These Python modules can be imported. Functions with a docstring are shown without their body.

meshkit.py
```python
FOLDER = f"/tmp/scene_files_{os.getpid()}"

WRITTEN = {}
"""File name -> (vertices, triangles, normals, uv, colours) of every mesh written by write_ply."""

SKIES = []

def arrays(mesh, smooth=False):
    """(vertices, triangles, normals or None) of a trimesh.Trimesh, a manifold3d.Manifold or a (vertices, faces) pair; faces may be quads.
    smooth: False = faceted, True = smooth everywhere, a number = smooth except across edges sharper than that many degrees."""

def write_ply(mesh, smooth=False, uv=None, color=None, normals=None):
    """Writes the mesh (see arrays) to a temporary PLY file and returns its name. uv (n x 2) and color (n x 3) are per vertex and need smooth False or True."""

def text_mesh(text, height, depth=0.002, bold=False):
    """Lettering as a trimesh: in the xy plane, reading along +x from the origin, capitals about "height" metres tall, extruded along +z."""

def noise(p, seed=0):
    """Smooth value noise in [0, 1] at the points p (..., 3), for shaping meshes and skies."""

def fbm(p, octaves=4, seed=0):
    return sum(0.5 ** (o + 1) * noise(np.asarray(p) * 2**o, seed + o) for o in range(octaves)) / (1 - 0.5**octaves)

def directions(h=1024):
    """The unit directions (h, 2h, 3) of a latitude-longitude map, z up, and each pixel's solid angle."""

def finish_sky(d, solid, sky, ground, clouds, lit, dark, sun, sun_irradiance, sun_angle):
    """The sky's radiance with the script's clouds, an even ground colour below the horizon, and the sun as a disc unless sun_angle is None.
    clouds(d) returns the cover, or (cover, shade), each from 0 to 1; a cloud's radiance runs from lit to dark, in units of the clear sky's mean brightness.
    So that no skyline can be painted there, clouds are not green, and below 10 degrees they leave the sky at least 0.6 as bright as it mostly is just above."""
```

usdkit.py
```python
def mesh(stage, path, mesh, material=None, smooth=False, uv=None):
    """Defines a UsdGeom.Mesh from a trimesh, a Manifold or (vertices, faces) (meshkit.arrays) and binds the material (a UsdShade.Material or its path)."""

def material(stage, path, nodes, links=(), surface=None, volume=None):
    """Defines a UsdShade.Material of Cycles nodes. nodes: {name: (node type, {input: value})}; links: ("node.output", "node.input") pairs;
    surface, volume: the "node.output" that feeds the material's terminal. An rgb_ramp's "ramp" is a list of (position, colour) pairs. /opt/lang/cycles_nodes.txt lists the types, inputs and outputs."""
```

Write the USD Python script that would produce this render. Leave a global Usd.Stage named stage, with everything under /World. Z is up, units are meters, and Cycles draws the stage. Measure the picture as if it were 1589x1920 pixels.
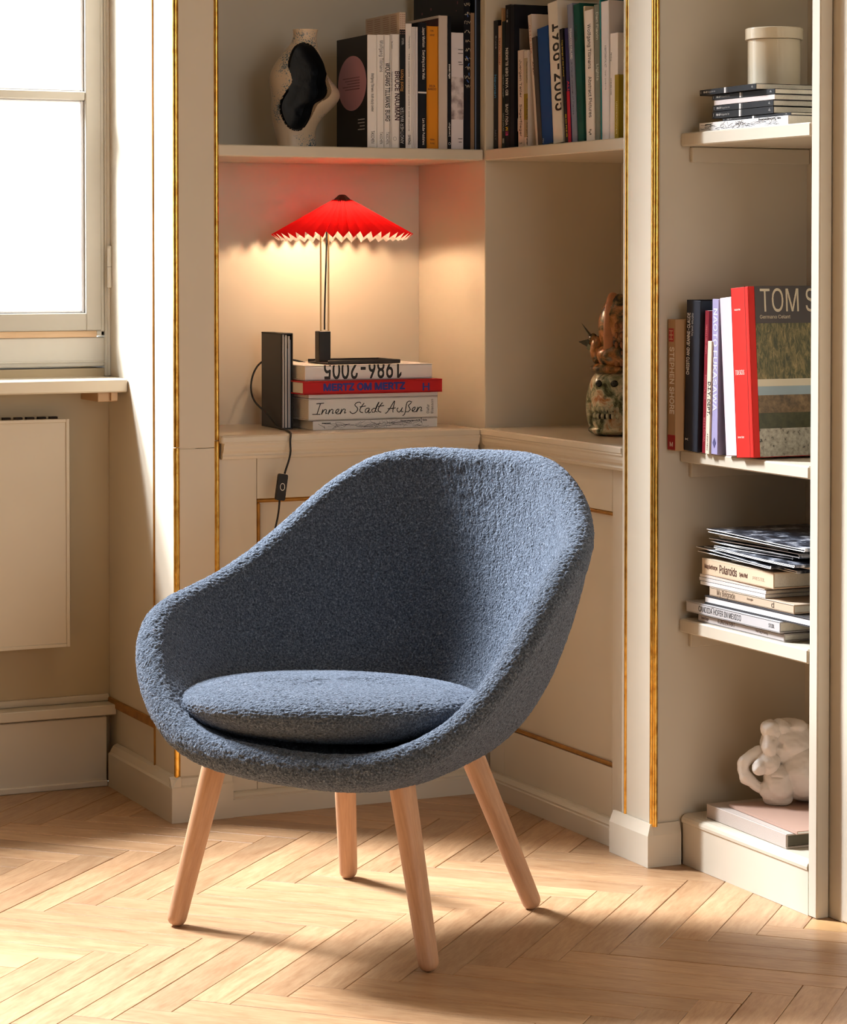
import math, random
import numpy as np, trimesh, usdkit, meshkit
from manifold3d import Manifold, CrossSection, FillRule
from scipy.interpolate import CubicSpline
from scipy.spatial import ConvexHull
from shapely.geometry import LineString, Polygon, Point, box as sbox
from shapely.ops import unary_union
from pxr import Usd, UsdGeom, UsdLux, UsdShade, Gf, Sdf, Vt

stage = Usd.Stage.CreateInMemory()
UsdGeom.SetStageUpAxis(stage, UsdGeom.Tokens.z)
UsdGeom.SetStageMetersPerUnit(stage, 1.0)
world = UsdGeom.Xform.Define(stage, '/World')
stage.SetDefaultPrim(world.GetPrim())
UsdGeom.Scope.Define(stage, '/World/Looks')
rng = random.Random(7)
nrng = np.random.default_rng(7)

# ---------------------------------------------------------------- camera
EXPOSURE = 0.12
FPX, PPY, PITCH, YAW, EYE = 4800.8, 629.7, 0.02958, 0.43874, 1.15
cam = UsdGeom.Camera.Define(stage, '/World/camera')
_r = np.array([math.cos(YAW), -math.sin(YAW), 0.0])
_f0 = np.array([math.sin(YAW), math.cos(YAW), 0.0])
_f = _f0 * math.cos(PITCH) - np.array([0, 0, math.sin(PITCH)])
_u = np.array([0, 0, math.cos(PITCH)]) + _f0 * math.sin(PITCH)
cam.AddTransformOp().Set(Gf.Matrix4d(*_r, 0, *_u, 0, *(-_f), 0, 0, 0, EYE, 1))
cam.CreateHorizontalApertureAttr(24.0)
cam.CreateVerticalApertureAttr(24.0 * 1920 / 1589)
cam.CreateFocalLengthAttr(FPX / 1589 * 24.0)
cam.CreateVerticalApertureOffsetAttr(-(960 - PPY) / 1589 * 24.0)
cam.CreateClippingRangeAttr(Gf.Vec2f(0.05, 100))
cam.CreateExposureAttr(EXPOSURE)

# ---------------------------------------------------------------- daylight
SKY = 1.2            # overcast sky
WIN_BACK = 400.0      # sky seen through the windows of the back wall
WIN_FRONT = 1.45      # through the windows behind the camera
BULB = 1.3

def rect(name, loc, rot, w, h, power, color):
    l = UsdLux.RectLight.Define(stage, '/World/' + name)
    l.CreateWidthAttr(w); l.CreateHeightAttr(h)
    l.CreateIntensityAttr(power); l.CreateColorAttr(Gf.Vec3f(*color))
    l.AddTranslateOp().Set(Gf.Vec3d(*loc)); l.AddRotateXYZOp().Set(Gf.Vec3f(*rot))
    return l

dome = UsdLux.DomeLight.Define(stage, '/World/overcast_sky')
dome.CreateIntensityAttr(SKY); dome.CreateColorAttr(Gf.Vec3f(0.93, 0.97, 1.0))
DAY = (0.93, 0.97, 1.05)      # cool window light
WARM = (1.0, .95, .87)        # light that has crossed the room
rect('daylight_back', (-0.35, 7.5, 4.5), (-36, 0, 16), 1.4, 1.4, WIN_BACK, DAY)
rect('daylight_front', (1.2, -4.1, 1.9), (90, 0, 0), 2.5, 2.2, WIN_FRONT, WARM)

# ---------------------------------------------------------------- materials
def lin(h):
    if not isinstance(h, str):
        return tuple(h)
    v = [int(h[i:i + 2], 16) / 255 for i in (1, 3, 5)]
    return tuple(c / 12.92 if c <= .04045 else ((c + .055) / 1.055) ** 2.4 for c in v)
_mats = {}
def mat(name, nodes, links, surface='p.BSDF', volume=None):
    if name not in _mats:
        _mats[name] = usdkit.material(stage, '/World/Looks/' + name, nodes, links, surface=surface)
    return _mats[name]
def plain(h, rough=.5, metal=0., spec=.5, var=0., vscale=30., bump=0., bscale=200., name=None):
    """A principled surface; var = tone variation, bump = fine relief."""
    c = lin(h)
    name = name or 'm_%s_%d_%d_%d_%d_%d' % (h[1:] if isinstance(h, str) else '_'.join('%d' % (x * 1000) for x in h), rough * 100, metal * 10, var * 100, bump * 100, bscale)
    if name in _mats: return _mats[name]
    n = {'p': ('principled_bsdf', {'base_color': c, 'roughness': rough, 'metallic': metal, 'specular_ior_level': spec}), 't': ('texture_coordinate', {})}
    L = []
    if var:
        n['n'] = ('noise_texture', {'scale': vscale, 'detail': 4.0, 'roughness': .6})
        n['r'] = ('rgb_ramp', {'ramp': [(.25, [x * (1 - var) for x in c]), (.75, [min(1, x * (1 + var)) for x in c])]})
        L += [('t.object', 'n.vector'), ('n.fac', 'r.fac'), ('r.color', 'p.base_color')]
    if bump:
        n['nb'] = ('noise_texture', {'scale': bscale, 'detail': 3.0})
        n['b'] = ('bump', {'strength': bump, 'distance': .002})
        L += [('t.object', 'nb.vector'), ('nb.fac', 'b.height'), ('b.normal', 'p.normal')]
    return mat(name, n, L)

PAINT = '#ccc1ae'
paint = plain(PAINT, .42, var=.03, vscale=3, bump=.10, bscale=35, name='cream_paint')
paint_gloss = plain(PAINT, .22, var=.03, vscale=3, bump=.06, bscale=30, name='cream_gloss_paint')
paint_white = plain('#d6d2c8', .4, var=.02, bump=.08, bscale=40, name='white_paint')
plaster = plain('#cdbfa6', .7, var=.03, vscale=4, bump=.12, bscale=60, name='cream_plaster')
plaster_room = plain('#8a745a', .7, var=.03, vscale=4, name='warm_beige_plaster')
gold = mat('gilding', {'t': ('texture_coordinate', {}), 'n': ('noise_texture', {'scale': 60., 'detail': 5.}), 'r': ('rgb_ramp', {'ramp': [(.3, (.55, .26, .04)), (.5, (.80, .46, .09)), (.7, (.88, .56, .15))]}),
   'b': ('bump', {'strength': .35, 'distance': .002}), 'p': ('principled_bsdf', {'metallic': .9, 'roughness': .24})},
   [('t.object', 'n.vector'), ('n.fac', 'r.fac'), ('r.color', 'p.base_color'), ('n.fac', 'b.height'), ('b.normal', 'p.normal')])
gilt_flat = mat('old_gilding', {'t': ('texture_coordinate', {}), 'n': ('noise_texture', {'scale': 40., 'detail': 4.}), 'r': ('rgb_ramp', {'ramp': [(.3, (.30, .13, .02)), (.7, (.46, .22, .04))]}), 'p': ('principled_bsdf', {'metallic': .55, 'roughness': .45})},
   [('t.object', 'n.vector'), ('n.fac', 'r.fac'), ('r.color', 'p.base_color')])
def wood(name, lo, hi, scale, rough, lift=.14, grainy=1., knots=False):
    n = {'t': ('texture_coordinate', {}), 'o': ('object_info', {}),
         'om': ('math', {'math_type': 'multiply', 'value2': 37.0}), 'oc': ('combine_xyz', {}),
         'm': ('mapping', {'scale': scale}), 'm2': ('mapping', {'scale': [s * 4 for s in scale]}), 'va': ('mix_vector', {'fac': .5}),
         'n1': ('noise_texture', {'scale': 1.0, 'detail': 5.0, 'roughness': .65, 'distortion': .5}),
         'n2': ('noise_texture', {'scale': 1.0, 'detail': 3.0, 'roughness': .6}),
         'mx': ('mix_float', {'fac': .4}),
         'r': ('rgb_ramp', {'ramp': [(.28, lin(lo)), (.5, tuple((a + b) / 2 for a, b in zip(lin(lo), lin(hi)))), (.72, lin(hi))]}),
         'br': ('map_range', {'from_min': 0., 'from_max': 1., 'to_min': 1 - lift, 'to_max': 1 + lift}),
         'bc': ('combine_color', {}), 'mm': ('mix_color', {'blend_type': 'multiply', 'fac': 1.0, 'use_clamp': False}),
         'b': ('bump', {'strength': .12 * grainy, 'distance': .001}),
         'p': ('principled_bsdf', {'roughness': rough})}
    L = [('o.random', 'om.value1'), ('om.value', 'oc.x'), ('om.value', 'oc.y'), ('om.value', 'oc.z'),
         ('t.object', 'm.vector'), ('t.object', 'm2.vector'), ('oc.vector', 'm.location'), ('oc.vector', 'm2.location'),
         ('m.vector', 'n1.vector'), ('m2.vector', 'n2.vector'), ('n1.fac', 'mx.a'), ('n2.fac', 'mx.b'), ('mx.result', 'r.fac'),
         ('o.random', 'br.value'), ('br.result', 'bc.r'), ('br.result', 'bc.g'), ('br.result', 'bc.b'),
         ('r.color', 'mm.a'), ('bc.color', 'mm.b'), ('mm.result', 'p.base_color'), ('mx.result', 'b.height'), ('b.normal', 'p.normal')]
    del n['va']
    return mat(name, n, L)
oak_floor = wood('oak_parquet', '#976c48', '#c49f78', (7, 42, 42), .36, lift=.16)
oak_leg = wood('oak_leg', '#a97a57', '#cea27e', (60, 60, 5), .5, lift=.03)
bare_wood = wood('bare_wood', '#d8b48c', '#e8c8a4', (6, 60, 60), .6, lift=0.)
black = plain('#121214', .4, name='black_lacquer')
black_matt = plain('#17171a', .6, name='black_matt')
ink = plain('#141414', .55, name='black_ink')
dark_gap = plain('#2a1d12', .9, name='dark_gap')

# ---------------------------------------------------------------- shapes
def _boxhull():
    p = []
    for sx in (0, 1):
        for sy in (0, 1):
            for sz in (0, 1):
                for ax in range(3):
                    v = [sx, sy, sz]; q = [(.1 if s == 0 else .9) for s in v]; q[ax] = v[ax]; p.append(q)
    p = np.array(p, float); h = ConvexHull(p); f = h.simplices.copy(); c = p.mean(0)
    for i, t in enumerate(f):
        n = np.cross(p[t[1]] - p[t[0]], p[t[2]] - p[t[0]])
        if n @ (p[t[0]] - c) < 0: f[i] = t[::-1]
    return f
_BF = _boxhull()
def cbox(x0, x1, y0, y1, z0, z1, b=.0015):
    lo, hi = np.array([x0, y0, z0], float), np.array([x1, y1, z1], float)
    b = min(b, .45 * float((hi - lo).min()))
    p = []
    for sx in (0, 1):
        for sy in (0, 1):
            for sz in (0, 1):
                for ax in range(3):
                    s = (sx, sy, sz)
                    q = [(hi[k] - b if s[k] else lo[k] + b) for k in range(3)]; q[ax] = hi[ax] if s[ax] else lo[ax]; p.append(q)
    return trimesh.Trimesh(np.array(p), _BF.copy(), process=False)
def join(*ms):
    ms = [m for a in ms for m in (a if isinstance(a, (list, tuple)) else [a])]
    return trimesh.util.concatenate(ms)
def tube(pts, r, n=12, cap=True):
    p = np.asarray(pts, float); r = np.broadcast_to(r, (len(p),))
    t = np.gradient(p, axis=0); t /= np.linalg.norm(t, axis=1, keepdims=True)
    a = np.zeros_like(p); a0 = np.cross(t[0], [0, 0, 1.] if abs(t[0][2]) < .9 else [1., 0, 0]); a[0] = a0 / np.linalg.norm(a0)
    for i in range(1, len(p)):
        v = a[i - 1] - t[i] * (a[i - 1] @ t[i]); a[i] = v / np.linalg.norm(v)
    b = np.cross(t, a); an = np.arange(n) * 2 * np.pi / n
    v = p[:, None] + r[:, None, None] * (np.cos(an)[None, :, None] * a[:, None] + np.sin(an)[None, :, None] * b[:, None])
    f = []
    for i in range(len(p) - 1):
        for j in range(n):
            q = (i * n + j, i * n + (j + 1) % n, (i + 1) * n + (j + 1) % n, (i + 1) * n + j); f += [(q[0], q[1], q[2]), (q[0], q[2], q[3])]
    v = v.reshape(-1, 3)
    if cap:
        k = len(v); v = np.vstack([v, p[0], p[-1]]); m = (len(p) - 1) * n
        f += [(k, (j + 1) % n, j) for j in range(n)] + [(k + 1, m + j, m + (j + 1) % n) for j in range(n)]
    return trimesh.Trimesh(v, np.array(f), process=False)
def lathe(prof, n=48):
    """prof: (r, z) pairs from bottom to top, r = 0 at closed ends."""
    return trimesh.creation.revolve(np.array(prof, float), sections=n)
def spline(pts, n=40):
    p = np.asarray(pts, float); d = np.r_[0, np.cumsum(np.linalg.norm(np.diff(p, axis=0), axis=1))]
    return CubicSpline(d, p)(np.linspace(0, d[-1], n))
def prism(poly2d, y0, y1):
    """(x, z) outline extruded along y."""
    m = trimesh.creation.extrude_polygon(Polygon(poly2d) if not hasattr(poly2d, 'area') else poly2d, y1 - y0, engine='earcut')
    m.apply_transform(np.array([[1, 0, 0, 0], [0, 0, -1, y1], [0, 1, 0, 0], [0, 0, 0, 1.]]))
    return m
def moved(m, T):
    m = m.copy(); m.apply_transform(T); return m
def man(m):
    m = m.copy(); m.merge_vertices()
    import manifold3d
    return Manifold(manifold3d.Mesh(np.asarray(m.vertices, np.float32), np.asarray(m.faces, np.uint32)))
def tri(m):
    k = m.to_mesh(); return trimesh.Trimesh(np.array(k.vert_properties[:, :3]), np.array(k.tri_verts), process=False)
def ball(x, y, z, rx, ry=None, rz=None, n=32):
    return Manifold.sphere(1.0, n).scale((rx, ry or rx, rz or rx)).translate((x, y, z))

# ---------------------------------------------------------------- prims
_used = {}
def numbered(parent, name):
    k = (parent, name); i = _used.get(k, -1) + 1; _used[k] = i
    return parent + '/' + (name if i == 0 else '%s_%03d' % (name, i))
def data(p, label=None, cat=None, group=None, kind=None):
    assert not label or len(label.split()) <= 16, label
    for k, v in (('label', label), ('category', cat), ('group', group), ('kind', kind)):
        if v: p.SetCustomDataByKey(k, v)
    return p
def obj(name, mesh, m, parent=None, smooth=False, label=None, cat=None, group=None, kind=None):
    path = numbered(str(parent.GetPath()) if parent else '/World', name)
    return data(usdkit.mesh(stage, path, mesh, m, smooth).GetPrim(), label, cat, group, kind)
def thing(name, label=None, cat=None, loc=(0, 0, 0), rotz=0., rx=0., ry=0., group=None, kind=None):
    x = UsdGeom.Xform.Define(stage, numbered('/World', name))
    x.AddTranslateOp().Set(Gf.Vec3d(*map(float, loc)))
    if rotz: x.AddRotateZOp().Set(float(rotz))
    if ry: x.AddRotateYOp().Set(float(ry))
    if rx: x.AddRotateXOp().Set(float(rx))
    return data(x.GetPrim(), label, cat, group, kind)
def struct(name, mesh, m, smooth=False):
    return obj(name, mesh, m, smooth=smooth, kind='structure')

# ---------------------------------------------------------------- room shell
# floor: herringbone oak planks at 45 degrees to the walls
fl = thing('floor', kind='structure')
obj('subfloor', cbox(-4.1, 2.95, -3.6, 5.45, -.06, -.0135, 0), dark_gap, fl)
PW, PL = .0677, .474
plank_mesh = cbox(.0005, PL - .0005, .0005, PW - .0005, -.013, 0, .0007)
planks = []
u, v = np.array([1, 1]) / 2 ** .5, np.array([1, -1]) / 2 ** .5
for c in range(-16, 8):
    base = np.array([1.828, 3.7305]) + c * ((PL + PW) * u + (PW - PL) * v)
    base = base - round((base[0] - 1.828) / (PW * 2 ** .5)) * PW * (u + v)
    for n in range(-75, 60):
        p = base + n * PW * (u + v)
        planks.append((p + PW * v, 45.))                       # runs along u: local x = u, local y = -v
        planks.append((p + PL * u + PW * v, 135.))             # runs along -v: local x = -v, local y = -u
def plank_center(p, a):
    c, s = math.cos(math.radians(a)), math.sin(math.radians(a))
    return p + np.array([c, s]) * PL / 2 + np.array([-s, c]) * PW / 2
planks = [(p, a) if a == 45 else (p + PW * u, a) for p, a in planks]
keep = [(p, a) for p, a in planks if -4.0 < plank_center(p, a)[0] < 2.80 and -3.5 < plank_center(p, a)[1] < 5.36]
def seen(p, a):
    x, y = plank_center(p, a); d = x * _f0[0] + y * _f0[1]; r = x * _r[0] + y * _r[1]
    return d > 3.55 and -.205 < r / d < .20
front = [q for q in keep if seen(*q)]
front.sort(key=lambda q: float(plank_center(*q) @ _f0[:2]))
front, rest = front[:300], [q for q in keep if not seen(*q)] + front[300:]
for p, a in front:
    path = numbered(str(fl.GetPath()), 'plank')
    m = usdkit.mesh(stage, path, plank_mesh, oak_floor)
    m.AddTranslateOp().Set(Gf.Vec3d(float(p[0]), float(p[1]), rng.uniform(-.0006, 0)))
    m.AddRotateZOp().Set(a + rng.uniform(-.12, .12))
ms = []
for p, a in rest:
    T = trimesh.transformations.rotation_matrix(math.radians(a), [0, 0, 1]); T[:2, 3] = p
    ms.append(moved(cbox(0, PL - .0007, .00035, PW - .00035, -.013, 0, .0006), T))
obj('outer_planks', join(ms), plain('#cda06c', .4, var=.15, vscale=9, name='oak_far'), fl, kind='stuff')

CEIL = 3.4
struct('ceiling', cbox(-4.2, 2.95, -3.7, 5.5, CEIL, CEIL + .1, 0), plaster)
def wall_with(x0, x1, y0, y1, holes, axis):
    """A wall slab with rectangular holes (a0, a1, z0, z1) along its axis."""
    w = Manifold.cube((x1 - x0, y1 - y0, CEIL)).translate((x0, y0, 0))
    for a0, a1, z0, z1 in holes:
        c = Manifold.cube((a1 - a0, 2, z1 - z0)).translate((a0, y0 - .8, z0)) if axis == 'x' else Manifold.cube((2, a1 - a0, z1 - z0)).translate((x0 - .8, a0, z0))
        w = w - c
    return tri(w)
WX0, WX1, WZ0, WZ1 = -.25, 1.766, .913, 3.1       # window opening of the back wall
struct('wall_back', wall_with(-4.2, 1.95, 5.39, 5.72, [(WX0, WX1, WZ0, WZ1)], 'x'), plain('#b3a283', .5, var=.03, vscale=3, bump=.1, bscale=35, name='ochre_beige_paint'))
struct('wall_left', wall_with(-4.2, -4.05, -3.7, 5.5, [], 'y'), plaster_room)
struct('wall_front', wall_with(-4.2, 2.95, -3.7, -3.55, [(0.05, 1.2, .8, 2.9), (1.35, 2.45, .8, 2.9)], 'x'), plaster_room)
struct('wall_right', cbox(2.533, 2.7, -3.7, 3.692, 0, CEIL, .004), paint)
struct('wall_corner', join(cbox(2.80, 2.9, 3.6, 5.5, 0, CEIL, 0), cbox(1.80, 2.9, 5.42, 5.5, 0, CEIL, 0)), plaster)

# window reveal: boards between the window and the bookcase
rv = thing('wall_reveal', kind='structure')
obj('jamb_panel', cbox(1.763, 1.80, 5.137, 5.388, 0, CEIL, .0008), paint, rv)
obj('jamb_board', cbox(1.762, 1.80, 5.078, 5.136, 0, CEIL, .0008), paint, rv)
obj('jamb_edge_board', cbox(1.760, 1.80, 4.936, 5.0745, 0, CEIL, .0015), paint, rv)
obj('gilt_line', cbox(1.7572, 1.79, 5.0743, 5.0782, .07, CEIL, .0005), gilt_flat, rv)
obj('gilt_panel_edge', cbox(1.757, 1.765, 5.079, 5.388, .168, .187, .002), gilt_flat, rv, label='dull gilt strip low on the window reveal')

def base_profile(h, c, t):           # height, chamfer height, thickness -> outline in (outward, z)
    return [(0, 0), (t, 0), (t, h), (t - .004, h + .004), (t * .45, h + c - .004), (0, h + c)]
def board_y(x0, x1, y, h, c, t):     # faces -y
    m = trimesh.creation.extrude_polygon(Polygon(base_profile(h, c, t)), x1 - x0, engine='earcut')
    m.apply_transform(np.array([[0, 0, 1, x0], [-1, 0, 0, y], [0, 1, 0, 0], [0, 0, 0, 1.]])); return m
def board_x(y0, y1, x, h, c, t):     # faces -x
    m = trimesh.creation.extrude_polygon(Polygon(base_profile(h, c, t)), y1 - y0, engine='earcut')
    m.apply_transform(np.array([[-1, 0, 0, x], [0, 0, -1, y1], [0, 1, 0, 0], [0, 0, 0, 1.]])); return m
struct('baseboard_reveal', join(board_x(4.921, 5.333, 1.762, .072, .021, .021), board_y(1.7415, 1.875, 4.937, .072, .021, .018)), paint)

# window wall: plinth box, sill, window
struct('baseboard_back', join(cbox(-4.0, 1.741, 5.341, 5.42, .010, .153, .002), cbox(-4.0, 1.741, 5.334, 5.42, 0.0, .014, .002), cbox(-4.0, 1.7605, 5.333, 5.42, .156, .178, .002), cbox(-4.0, 1.7605, 5.383, 5.42, .178, .194, .002)), paint)
struct('trim_sill', join(cbox(WX0 - .15, 1.7615, 5.252, 5.40, .866, .895, .003)), paint)
obj('sill_bracket', join(cbox(1.700, 1.742, 5.27, 5.39, .8455, .866, .001), cbox(1.727, 1.742, 5.262, 5.272, .847, .866, .001)), plain('#b08d68', .5, name='brown_paint'), label='small brown bracket block under the window sill end', cat='bracket')
w1 = thing('window_1', kind='structure')
FY = 5.385
obj('window_frame', join(cbox(1.753, 1.7655, FY - .004, 5.50, .895, WZ1, .002), cbox(1.757, 1.7655, FY - .012, FY, .895, WZ1, .004), cbox(WX0, 1.7565, FY + .005, 5.50, .917, .981, .002), cbox(WX0, 1.757, FY + .006, 5.50, .895, .9125, .001), cbox(WX0, 1.757, FY - .001, 5.50, .926, .929, .001), cbox(WX0, WX0 + .03, FY, 5.50, .917, WZ1, .002), cbox(WX0, 1.757, FY, 5.5, WZ1 - .03, WZ1, .002)), paint_white, w1)
obj('weather_strip', cbox(WX0 + .04, 1.735, FY - .001, FY + .04, .9815, .9955, .001), bare_wood, w1, label='bare wood strip along the bottom of the casement')
obj('rebate', join(cbox(1.7435, 1.7528, FY - .001, FY + .05, .984, WZ1 - .03, .002), cbox(1.734, 1.7528, FY - .001, FY + .05, .984, .9955, .002)), paint_white, w1)
sg = lambda y, xr, xg, zb, zg, zt: None
obj('sash', join(cbox(1.708, 1.743, FY - .012, FY + .03, .996, WZ1 - .03, .002), cbox(WX0 + .03, 1.708, FY - .012, FY + .03, .996, 1.0345, .002), cbox(WX0 + .03, 1.708, FY - .010, FY + .026, 1.4975, 1.518, .003), cbox(WX0 + .03, WX0 + .07, FY - .012, FY + .03, .996, WZ1 - .03, .002), cbox(0.62, 0.70, FY - .012, FY + .03, .996, WZ1 - .03, .002)), plain('#b5b0a5', .4, var=.02, bump=.08, bscale=40, name='sash_paint'), w1)
obj('putty_bead', join(cbox(1.7005, 1.708, FY, FY + .02, 1.0345, 1.4975, .002), cbox(1.7005, 1.708, FY, FY + .02, 1.518, WZ1 - .06, .002), cbox(0.70, 1.7005, FY, FY + .02, 1.0345, 1.0415, .002), cbox(0.70, 1.7005, FY, FY + .02, 1.518, 1.523, .002), cbox(0.70, 1.7005, FY, FY + .02, 1.4925, 1.4975, .002)), plain('#d9d9dc', .5, name='putty'), w1)
glass = mat('window_glass', {'a': ('transparent_bsdf', {'color': (.97, .98, .98)}), 'g': ('glossy_bsdf', {'roughness': .02}), 'f': ('layer_weight', {'blend': .5}), 'pw': ('math', {'math_type': 'power', 'value2': 5.0}), 'mr': ('map_range', {'to_min': .035, 'to_max': .9}), 'm': ('mix_closure', {})}, [('f.facing', 'pw.value1'), ('pw.value', 'mr.value'), ('mr.result', 'm.fac'), ('a.BSDF', 'm.closure1'), ('g.BSDF', 'm.closure2')], surface='m.closure')
obj('pane', cbox(0.70, 1.706, FY + .010, FY + .013, 1.036, 1.499, 0), glass, w1)
obj('pane', cbox(0.70, 1.706, FY + .010, FY + .013, 1.516, WZ1 - .05, 0), glass, w1)
obj('pane', cbox(WX0 + .06, 0.63, FY + .010, FY + .013, 1.036, 1.499, 0), glass, w1)
obj('pane', cbox(WX0 + .06, 0.63, FY + .010, FY + .013, 1.516, WZ1 - .05, 0), glass, w1)
obj('outer_sash', join(cbox(1.736, 1.775, 5.60, 5.64, .93, WZ1, .002), cbox(WX0, 1.736, 5.60, 5.64, .93, 1.034, .002), cbox(WX0, 1.736, 5.60, 5.64, 1.488, 1.53, .002), cbox(0.62, 0.70, 5.60, 5.64, .93, WZ1, .002)), plain('#fafafa', .5, name='outer_white'), w1)
obj('hinge', tube([(1.7585, FY - .019, 1.089), (1.7585, FY - .019, 1.091), (1.7585, FY - .019, 1.180), (1.7585, FY - .019, 1.182)], [.003, .0055, .0055, .003], 16), paint_white, w1, smooth=40, label='white painted pin hinge')
obj('hinge_joint', tube([(1.7585, FY - .019, 1.1345), (1.7585, FY - .019, 1.1355)], .0058, 16), plain('#8d8a84', .5, name='joint_grey'), w1)
# radiator cover panel
rd = thing('radiator', 'flat cream panel radiator hung on the wall below the window sill', 'radiator', (1.0, 5.365, .312))
obj('front_panel', join(cbox(-.62, .654, -.031, -.020, .0, .495, .002)), paint, rd)
obj('raised_border', join(cbox(.6475, .655, -.035, -.029, 0, .495, .001), cbox(-.62, .6475, -.035, -.029, .4875, .495, .001), cbox(-.62, .6475, -.035, -.029, 0, .0075, .001)), paint, rd)
obj('body', cbox(-.61, .640, -.020, .02, .01, .485, .002), paint, rd)
sc_ = Manifold()
for k in range(-20, 24):
    sc_ = sc_ + Manifold.cube((.017, .014, .012)).translate((.026 * k + .019, -.018, .4875)) if .026 * k + .036 < .65 and .026 * k > -.6 else sc_
obj('top_grille', tri(sc_), dark_gap, rd, label='dark notched grille along the top edge')

# ---------------------------------------------------------------- built-in bookcases
COUNTER, SHELF, ST = .789, 1.387, .0235
def moulding(x0, x1):
    """Cove and bead under the counter, faces -y."""
    pr = [(0, .775), (-.013, .775), (-.0135, .772), (-.011, .768), (-.010, .762), (-.0075, .756), (-.0035, .752), (-.003, .749), (-.004, .746), (-.0015, .741), (0, .740), (.02, .740), (.02, .775)]
    m = trimesh.creation.extrude_polygon(Polygon(pr), x1 - x0, engine='earcut')     # (y, z) profile
    m.apply_transform(np.array([[0, 0, 1, x0], [1, 0, 0, 0], [0, 1, 0, 0], [0, 0, 0, 1.]])); return m
def bay(name, label, loc, rotz, W, D, p0, p1, ztop, zbot, mx0, mx1):
    """An alcove bookcase in local axes (x along the front, y inwards): panelled base, counter, alcove and upper shelf."""
    t = thing(name, label, 'bookcase', loc, rotz)
    fy = .013
    obj('back_panel', cbox(-.001, W + .0035, D, D + .02, .70, CEIL, 0), paint, t)
    obj('counter_top', cbox(mx0, mx1, -.015, D, COUNTER - .0155, COUNTER, .003), paint_gloss, t, label='glossy cream counter board')
    obj('counter_moulding', moulding(mx0 + .006, mx1), paint, t)
    obj('shelf', cbox(0, W, 0, D, SHELF - ST, SHELF, .002), paint, t)
    obj('stile', cbox(0, p0 - .0008, fy, fy + .02, .03, .742, .0008), paint, t)
    obj('stile', cbox(p1, W, fy, fy + .02, .03, .742, .0008), paint, t)
    obj('rail', cbox(p0, p1 - .0008, fy, fy + .02, ztop, .742, .0008), paint, t)
    obj('rail', cbox(p0, p1 - .0008, fy, fy + .02, .03, zbot, .0008), paint, t)
    pn = obj('door_panel', cbox(p0 - .002, p1 + .002, fy + .010, fy + .018, zbot - .005, ztop + .005, 0), paint, t)
    g = .0085
    for a in ((p0, p1, ztop - g, ztop), (p0, p1, zbot, zbot + g), (p0, p0 + g, zbot + g, ztop - g), (p1 - g, p1, zbot + g, ztop - g)):
        if a[2] == zbot + g and a[0] != p0:
            continue
        obj('gilt_edge', cbox(a[0], a[1], fy + .001, fy + .0115, a[2], a[3], .003), gilt_flat, pn, label='gilt edge strip of the door panel')
    m = trimesh.creation.extrude_polygon(Polygon([(.013, 0), (-.008, 0), (-.008, .036), (-.005, .038), (-.006, .042), (-.001, .047), (.004, .0495), (.013, .050)]), W - .006, engine='earcut')
    m.apply_transform(np.array([[0, 0, 1, 0], [1, 0, 0, 0], [0, 1, 0, 0], [0, 0, 0, 1.]]))
    obj('baseboard', m, paint, t)
    return t
b1 = bay('bookcase', 'cream built-in corner bookcase with a red lamp on its counter, left bay', (1.850, 4.930, 0), 0, .605, .334, .088, .53, .655, .15, 0, .592)
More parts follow.
